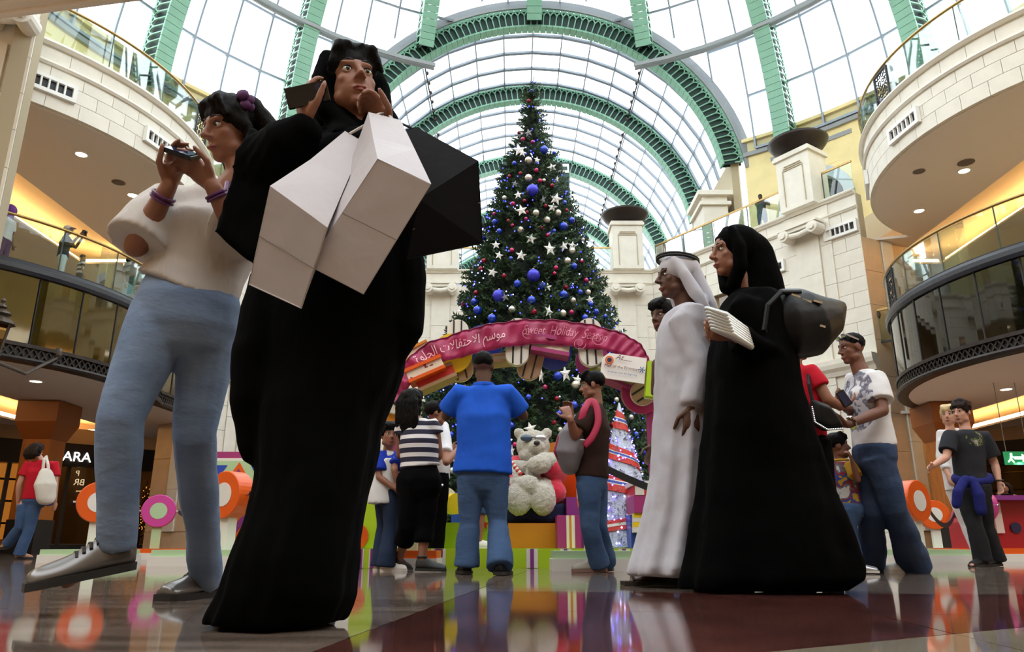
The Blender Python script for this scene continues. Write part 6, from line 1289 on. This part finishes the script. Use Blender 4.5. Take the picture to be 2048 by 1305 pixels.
# 12 ---- toddler
Y = 5.5; q = lambda u, v, dy=0: P(u, v, Y+dy)
J = dict(head=q(1676, 893), neck=q(1678, 918), chest=q(1685, 955), waist=q(1688, 990), pelvis=q(1690, 1015), shL=q(1668, 930, .04), shR=q(1700, 930, -.1), elR=q(1716, 960, -.17), wrR=q(1704, 922, -.2), elL=q(1662, 975, .0), wrL=q(1660, 1000, .03), knL=q(1690, 1065), knR=q(1698, 1065, -.06), anL=FL(1702, 5.6, .06), anR=FL(1710, 5.42, .06), toL=FL(1726, 5.6, .02), toR=FL(1736, 5.42, .02), hipL=q(1684, 1020, .04), hipR=q(1694, 1020, -.06))
m12 = human('small boy in a colourful tee with his hand at his mouth, beside the jeans', FL(1704, 5.5), 1.04, radians(-65), J, 'tan', face=V((1, -.15, .05)), vox=.008, hk=.175, hs='short', curl=(.6, 1.1), hdir={'R': V((-.3, 0, 1))}, palm={'R': V((-.6, .5, 0))})
tp_ = top(m12, printed('patterned tee', '#c9c8c6', ['#6d7076', '#8c3038', '#2c4a90', '#b9902c'], q(1688, 970), (.3, .3, .16), 11), 0, hem=.46, wt=1.3, name='patterned_tee', fold=.01)
sm = MB()
for n in 'LR': a, b = m12.J['sh'+n], m12.J['el'+n]; sm.tube([a-(b-a)*.1, a, a.lerp(b, .5), a.lerp(b, .8)], [.036, .042, .046, .048], 12)
blob(sm, 'yellow_sleeves', cloth('yellow cotton', '#c79a2c', .2), m12.t, .01, 3, .01); MB().tube([m12.top+V((.045*cos(a), .045*sin(a), .03)) for a in [i*2*pi/16 for i in range(17)]], .01, 6).build('yellow_collar', cloth('yellow cotton', '#c79a2c'), m12.t)
pants(m12, JEANM, 2.0, 1.3, 1.35, name='jeans', k=1.1)
for n in 'LR': shoe(m12, n, mat('silver shoe', '#a9abb0', .25, metal=.6), SOLEW, k=1.15)
# 13 ---- woman with the red sleeve
Y = 5.05; q = lambda u, v, dy=0: P(u, v, Y+dy)
J = dict(head=q(1590, 690), shR=q(1622, 745, -.12), elR=q(1655, 800, -.16), wrR=q(1683, 815, -.1))
x13 = P(1600, 800, Y).x
w13 = human('woman in a red top behind the woman in black, arm stretched out with a phone', (x13, Y, 0), 1.68, radians(-60), J, 'tan', False, face=V((1, 0, 0)), vox=.01, hs='bob', hdir={'R': V((.9, .1, .5))}, palm={'R': V((0, .3, 1))})
top(w13, cloth('red jersey', '#b01226', .2), .55, hem=.52, wt=1.0, name='red_top'); pants(w13, BLKT, 2.0, 1.0, 1.1)
for n in 'LR': shoe(w13, n, S_BLACK, SOLEB)
pc = q(1688, 798, -.14); ph = thing('phone', tuple(pc), 'black phone in the hand of the woman in the red top', 'phone'); MB().box(pc, (.06, .012, .11), M.Rotation(-.5, 3, 'Y')).build('case', mat('phone black'), ph); MB().box(pc+V((0, -.007, 0)), (.05, .002, .09), M.Rotation(-.5, 3, 'Y')).build('screen', mat('phone screen'), ph)
t = thing('shoulder_bag', tuple(q(1650, 835, -.22)), 'black shoulder bag edged with silver beads above the small boy', 'handbag'); sb = MB(); r0 = [q(u, v, -.22) for u, v in ((1622, 800), (1655, 812), (1678, 840), (1685, 858), (1650, 862), (1625, 850))]; c0 = sum(r0, V())/6
sb.loft([[c0.lerp(p, f)+V((0, d, 0)) for p in r0] for f, d in ((.7, -.06), (1, -.03), (1, .03), (.7, .06))]); blob(sb, 'bag_body', BAGL, t, .01, 4, .015); MB().tube([q(1626, 808, -.22), q(1618, 770, -.2), q(1616, 742, -.14)], .012, 8).build('strap', BAGL, t)
bd = MB()
for k in range(26): f = k/25; p = [q(1624, 815, -.27), q(1630, 845, -.28), q(1655, 860, -.28), q(1684, 858, -.26)]; i = min(2, int(f*3)); bd.ell(p[i].lerp(p[i+1], f*3-i), (.007,)*3, None, 6, 4)
bd.build('bead_edge', CHR, t, kind='stuff')
# 14 ---- boy in the grey tee
Y = 7.4; q = lambda u, v, dy=0: P(u, v, Y+dy)
J = dict(head=q(1922, 826), neck=q(1930, 855), chest=q(1936, 905), waist=q(1940, 945), pelvis=q(1946, 975), shR=q(1900, 872, -.05), shL=q(1966, 872, .0), elR=q(1893, 915, -.12), wrR=q(1866, 932, -.22), elL=q(1990, 930, .02), wrL=q(1998, 965, -.05), hipR=q(1932, 985, -.03), hipL=q(1958, 985, 0), knR=q(1950, 1055, -.12), knL=q(1972, 1055, .05), anR=FL(1966, 7.3, .08), anL=FL(1992, 7.5, .08), toR=FL(1942, 7.2, .02), toL=FL(1968, 7.4, .02))
m14 = human('boy in a dark grey tee with a blue jacket tied at his waist, walking left', PZ(1975, 1133, 0), 1.62, radians(150), J, 'fair', face=V((-.85, -.5, -.05)), vox=.009, hs='curly', hm=HAIRN, hk=.14)
top(m14, printed('dark grey printed tee', '#26272c', ['#34362c', '#6b7040', '#1d1e22', '#8f8a80'], q(1950, 878, -.1), (.1, .2, .075), 15), .75, hem=.5, wt=1.05, name='tee_shirt', fold=.025, rs=1.15)
pants(m14, cloth('charcoal trousers', '#1f1f22', .25), 2.0, 1.08, 1.45, fold=.03, k=1.05)
jk = MB(); jk.tube([q(1945+33*cos(a), 958+7*sin(a), .01-.11*sin(a)) for a in [i*2*pi/20 for i in range(21)]], [.045]*21, 10); jk.tube([q(1930, 960, -.2), q(1915, 985, -.22), q(1912, 1010, -.2)], [.04, .048, .045], 10, rnd=True); jk.tube([q(1945, 962, -.2), q(1958, 990, -.24), q(1962, 1022, -.22)], [.042, .052, .048], 10, rnd=True)
blob(jk, 'tied_jacket', cloth('deep blue jersey', '#1e2266', .3), m14.t, .012, 3, .03)
for n in 'LR': shoe(m14, n, S_BLACK, SOLEB)
c = m14.J['wrL'].lerp(m14.J['elL'], .1); MB().tube([c+V((.034*cos(a), .034*sin(a), 0)) for a in [i*2*pi/14 for i in range(15)]], [(.012, .006)]*15, 6, up=V((0, 0, 1))).build('wrist_watch', BLK, m14.t)
# 15 ---- blond woman in white
Y = 8.2; q = lambda u, v, dy=0: P(u, v, Y+dy)
J = dict(head=q(1896, 832), hipR=q(1912, 980), hipL=q(1930, 980), knR=q(1935, 1050), knL=q(1950, 1050), anR=FL(1966, 8.15, .08), toR=FL(1946, 8.0, .02), anL=FL(1985, 8.3, .08), toL=FL(1962, 8.2, .02), pelvis=q(1920, 965), waist=q(1910, 925), chest=q(1904, 890), shR=q(1886, 868, 0), shL=q(1925, 868, .1), neck=q(1900, 858), elR=q(1884, 915), wrR=q(1896, 950, -.1), elL=q(1935, 915, .1), wrL=q(1940, 950))
w15 = human('fair-haired woman dressed in white behind the boy in the grey tee', FL(1940, 8.2), 1.64, radians(130), J, 'fair', False, face=V((-.6, -.8, 0)), vox=.011, hs='short', hm=HAIRY)
top(w15, cloth('white linen', '#d8d4d6', .3), 1.7, hem=.48, wt=1.1, name='tunic'); pants(w15, cloth('white linen', '#d8d4d6'), 2.0, 1.1, 1.3)
for n in 'LR': shoe(w15, n, mat('tan sandal', '#9a6c4c', .6), SOLEB)
# 16 ---- woman in red with the white bag
Y = 11.6; q = lambda u, v, dy=0: P(u, v, Y+dy); x16 = P(62, 1050, Y).x
J = dict(head=q(73, 903), hipL=q(50, 1010), hipR=q(68, 1010), knL=q(40, 1055), knR=q(60, 1055), anL=q(15, 1085, .1), toL=q(3, 1098, .2), anR=V((P(40, 1100, Y).x, Y, .09)), toR=V((P(48, 1100, Y).x, Y+.15, .02)))
w16 = human('woman in a red top with a white shoulder bag walking away at the far left', (x16, Y, 0), 1.72, radians(10), J, 'fair', False, face=V((.3, 1, 0)), vox=.012, hs='bob', hm=HAIRN, wt=1.1)
top(w16, cloth('red jersey', '#b01226'), .6, hem=.5, wt=1.12, name='red_top'); pants(w16, JEANM, 2.0, 1.1, 1.3, name='jeans')
for n in 'LR': shoe(w16, n, mat('tan sandal'), SOLEB)
t = thing('tote_bag', tuple(q(92, 965, -.15)), 'white shoulder bag of the woman in red at the far left', 'handbag'); bm_ = MB(); bm_.tube([q(92, 945, -.16), q(91, 970, -.18), q(92, 1000, -.16)], [(.1, .06), (.17, .1), (.14, .08)], 14, rnd=True); blob(bm_, 'bag_body', cloth('white canvas', '#c9c3b8', .2), t, .015, 4, .02)
MB().tube([q(85, 948, -.17), q(88, 920, -.14), q(92, 913, -.05), q(96, 930, -.14), q(98, 950, -.17)], .022, 8).build('strap', cloth('white canvas', '#c9c3b8'), t)
t = thing('carrier_bag', tuple(q(102, 985, .12)), 'blue carrier bag beside the white shoulder bag of the woman in red', 'bag'); bm_ = MB(); bm_.tube([q(101, 965, .1), q(101, 990, .1), q(98, 1006, .1)], [(.08, .05), (.12, .08), (.1, .06)], 12, rnd=True); blob(bm_, 'bag_body', mat('blue plastic', '#1c2e86', .4), t, .015, 3, .02); MB().tube([q(100, 962, .1), q(100, 945, .08)], .012, 6).build('handle', mat('blue plastic'), t)
# 17 ---- far woman in black at the right
Y = 12.6; x17 = P(2022, 1040, Y).x
w17 = human('woman with long wavy hair in a black dress at the far right shop', (x17, Y, 0), 1.2, radians(160), dict(), 'tan', False, face=V((-.8, -.6, 0)), vox=.012, hs='long', hm=HAIRN)
top(w17, BLKT, .0, hem=.45, wt=1.1, name='dress_top'); robe(w17, BLKT, [(V((x17, Y, z)), r, r*.7, (1, 0, 0)) for z, r in ((.68, .1), (.6, .13), (.4, .16), (.15, .2))], name='dress', vox=.015)
for n in 'LR': shoe(w17, n, S_BLACK, SOLEB)
# 18-19 ---- people on the galleries
def gal(lab, u, v, Y, Z, H, yaw, skin, tc, pc_, hs='short', J=None, face=None, male=True, hm=None):
    b = P(u, v, Y); h = human(lab, (b.x, Y, Z), H, yaw, {k: (V((b.x, Y, Z))+V(x)) for k, x in (J or {}).items()}, skin, male, face=face, vox=.014, hs=hs, hm=hm, faced=True)
    top(h, tc, .7, hem=.5, wt=1.1, vox=.016, fold=.015); pants(h, pc_, 2.0, 1.05, 1.1, vox=.016)
    for n in 'LR': shoe(h, n, S_BLACK, SOLEB)
    return h
h = gal('man in a white cap and black tee raising a camera on the left gallery', 124, 520, 16.9, 6.06, 1.62, radians(-60), 'brown', mat('black tee', '#17171a', .85), cloth('pale trousers', '#b9c4c8', .2), 'crop', dict(elR=(.25, -.15, 1.1), wrR=(.42, -.15, 1.33), elL=(.2, .12, 1.12), wrL=(.42, -.02, 1.35)), V((1, -.3, .1)))
cp = MB(); cp.ell(h.hc+V((0, 0, .06)), (.115, .115, .09), None, 16, 8); cp.ell(h.hc+V((.13, -.04, .06)), (.08, .075, .012), None, 12, 6); cp.build('white_cap', cloth('white canvas', '#d9d5cc'), h.t, smooth=True)
cq = V(h.J['wrR'])+V((.07, .05, .1)); t = thing('camera_device', tuple(cq), 'small dark camera raised by the man in the white cap', 'camera'); MB().box(cq, (.06, .12, .08)).build('body', BLK, t); MB().lathe([(.001, 0), (.03, 0), (.03, .03), (.001, .03)], cq+V((.03, 0, 0)), 12, V((1, 0, 0))).build('lens', mat('phone screen'), t)
gal('small child in a dark striped top beside the man in the white cap', 157, 560, 17.3, 6.06, 1.05, radians(-40), 'tan', stripes('dark stripes', '#1c1d2a', '#c9c9cf', 9), JEAND)
h = gal('person in black with a white scarf at the left gallery rail', 264, 520, 19.1, 6.06, 1.75, radians(-90), 'tan', mat('black tee'), cloth('pale blue cloth', '#9cc3cf', .2), 'bob', male=False); MB().ell(h.hc+V((0, 0, .08)), (.13, .13, .08), None, 14, 8).build('white_scarf', cloth('white canvas', '#d9d5cc'), h.t, smooth=True)
h = gal('person with a purple headscarf and white top at the far left gallery', 8, 480, 15.9, 6.06, 1.68, radians(-90), 'brown', cloth('white linen', '#d8d4d6'), mat('purple fabric', '#4a1550'), None, male=False); s = MB(); s.ell(h.hc+V((-.01, 0, .03)), (.14, .14, .15), None, 16, 10); s.tube([h.hc, h.hc+V((-.06, 0, -.2))], [.1, .13], 12, rnd=True); blob(s, 'purple_headscarf', mat('violet cloth', '#6a2c8c', .6), h.t, .014, 3, .02)
gal('man in black leaning on the upper diagonal railing, looking down at his phone', 1523, 420, 25.25, 11.06, 1.62, radians(160), 'dark', mat('black tee'), JEAND, 'crop', dict(elR=(-.22, -.25, 1.08), wrR=(-.05, -.42, 1.1), elL=(.22, -.25, 1.08), wrL=(.02, -.42, 1.1)), V((-.3, -.8, -.4)))
gal('person with a camera behind the parapet rail, right of the bowl pillar', 1324, 480, 29.9, 11.06, 1.62, radians(180), 'dark', mat('brown tee', '#4a3a34', .85), JEAND, 'short', dict(elR=(-.25, -.2, 1.15), wrR=(-.08, -.25, 1.42), elL=(.25, -.2, 1.15), wrL=(.08, -.25, 1.42)))
# 20 ---- child on the stage behind the man in blue
Y = 7.1; b = P(957, 1090, Y); h = human('child in shorts and white trainers on the stage behind the man in blue', (b.x, Y, ZS), 1.1, radians(-70), dict(), 'tan', vox=.011, hk=.165)
top(h, cloth('white tee cotton', '#d3d2d3'), .7, hem=.5, wt=1.15, name='tee_shirt'); pants(h, JEANM, 1.05, 1.2, 1.2, name='denim_shorts', k=1.1)
for n in 'LR': shoe(h, n, S_WHITE, SOLEW, k=1.2)
# ---------------- plush polar bear in a red coat
FUR = mat('white plush fur', '#d8d3c4', .95, noise=(30, .18), bump=(140, 1.0), sheen=.5); COAT = mat('red plush coat', '#d3163f', .9, bump=(120, .6), sheen=.4)
Y = 7.55; q = lambda u, v, dy=0: P(u, v, Y+dy)
b = thing('plush_bear', tuple(q(1065, 1010, .1)), 'large white plush polar bear in a red coat sitting on the navy cushion', 'plush toy'); fb = MB()
hc = q(1066, 893, .05); fb.ell(hc, (.17, .16, .165), None, 20, 14); fb.ell(hc+V((.03, -.15, -.03)), (.085, .1, .075), None, 16, 10); fb.ell(hc+V((0, -.06, -.1)), (.15, .12, .09), None, 16, 10)
for s in (-1, 1): fb.ell(hc+V((s*.14, .0, .13)), (.055, .04, .055), None, 12, 8)
fb.ell(q(1064, 955, .12), (.22, .19, .26), None, 20, 14); fb.tube([q(1062, 925, -.02), q(1066, 950, -.1), q(1068, 985, -.13)], [.07, .075, .07], 12, rnd=True)
fb.tube([q(1105, 935, .05), q(1100, 925, -.12), q(1082, 925, -.2)], [.1, .1, .085], 14, rnd=True); fb.ell(q(1078, 930, -.22), (.12, .09, .09), None, 16, 10)
fb.tube([q(1030, 940, .05), q(1025, 970, -.1), q(1048, 975, -.25)], [.1, .1, .09], 14, rnd=True); fb.ell(q(1055, 972, -.27), (.125, .09, .1), None, 16, 10)
for u in (1037, 1086): fb.tube([q(1064+(u-1062)*.8, 978, .12), q(u, 980, -.1), q(u, 992, -.26)], [.12, .12, .11], 14, rnd=True); fb.ell(q(u, 1000, -.28), (.125, .095, .15), None, 18, 12)
o = blob(fb, 'fur_body', FUR, b, .011, 3, .02, _texh)
ct = MB(); ct.tube([q(1064, 1000, .12), q(1064, 965, .12), q(1064, 935, .1)], [(.29, .22), (.27, .22), (.19, .17)], 20, up=V((0, 1, 0)), rnd=True)
ct.tube([q(1095, 930, .08), q(1112, 945, -.0), q(1104, 935, -.1)], [.12, .125, .11], 14, rnd=True); ct.tube([q(1034, 935, .08), q(1022, 960, -.0), q(1026, 975, -.12)], [.12, .125, .11], 14, rnd=True)
for s, u in ((-1, 1030), (1, 1100)): ct.tube([q(u, 982, .12), q(u+s*6, 985, -.06)], [.135, .13], 14, rnd=True)
blob(ct, 'red_coat', COAT, b, .012, 3, .02)
tr2 = MB(); tr2.tube([q(1095, 1000, -.16), q(1112, 985, -.02), q(1118, 1000, .1)], [.05, .055, .05], 12, rnd=True); tr2.tube([q(1060, 935, -.11), q(1060, 955, -.14), q(1060, 980, -.15)], [.05, .05, .05], 10, rnd=True); tr2.tube([q(1030, 930, .0), q(1050, 935, -.1), q(1075, 932, -.1)], [.05, .06, .05], 10, rnd=True); blob(tr2, 'fur_trim', FUR, b, .011, 2, .025, _texh)
MB().ell(hc+V((.03, -.255, .0)), (.032, .02, .026), None, 12, 8).build('nose', mat('dark plush nose', '#2a1c1c', .4), b, smooth=True)
for s, m in ((-1, mat('smoky lens', '#4a5a70', .1, metal=.3)), (1, mat('silver lens'))): MB().ell(hc+V((s*.07, -.16, .06)), (.06, .02, .035), None, 12, 8).build('glasses_lens', m, b, smooth=True)
MB().bar(hc+V((-.02, -.18, .065)), hc+V((.02, -.18, .065)), .01, .01).build('glasses_bridge', IRON, b)
t = thing('candy_cane', tuple(q(1032, 935, -.2)), 'white and red striped candy cane leaning on the bear', 'candy cane')
p0, p1 = q(1022, 925, -.22), q(1042, 950, -.24)
for k in range(8): MB().tube([p0.lerp(p1, k/8), p0.lerp(p1, (k+.93)/8)], .022, 10).build('stripe', WHP if k % 2 == 0 else REDP, t)
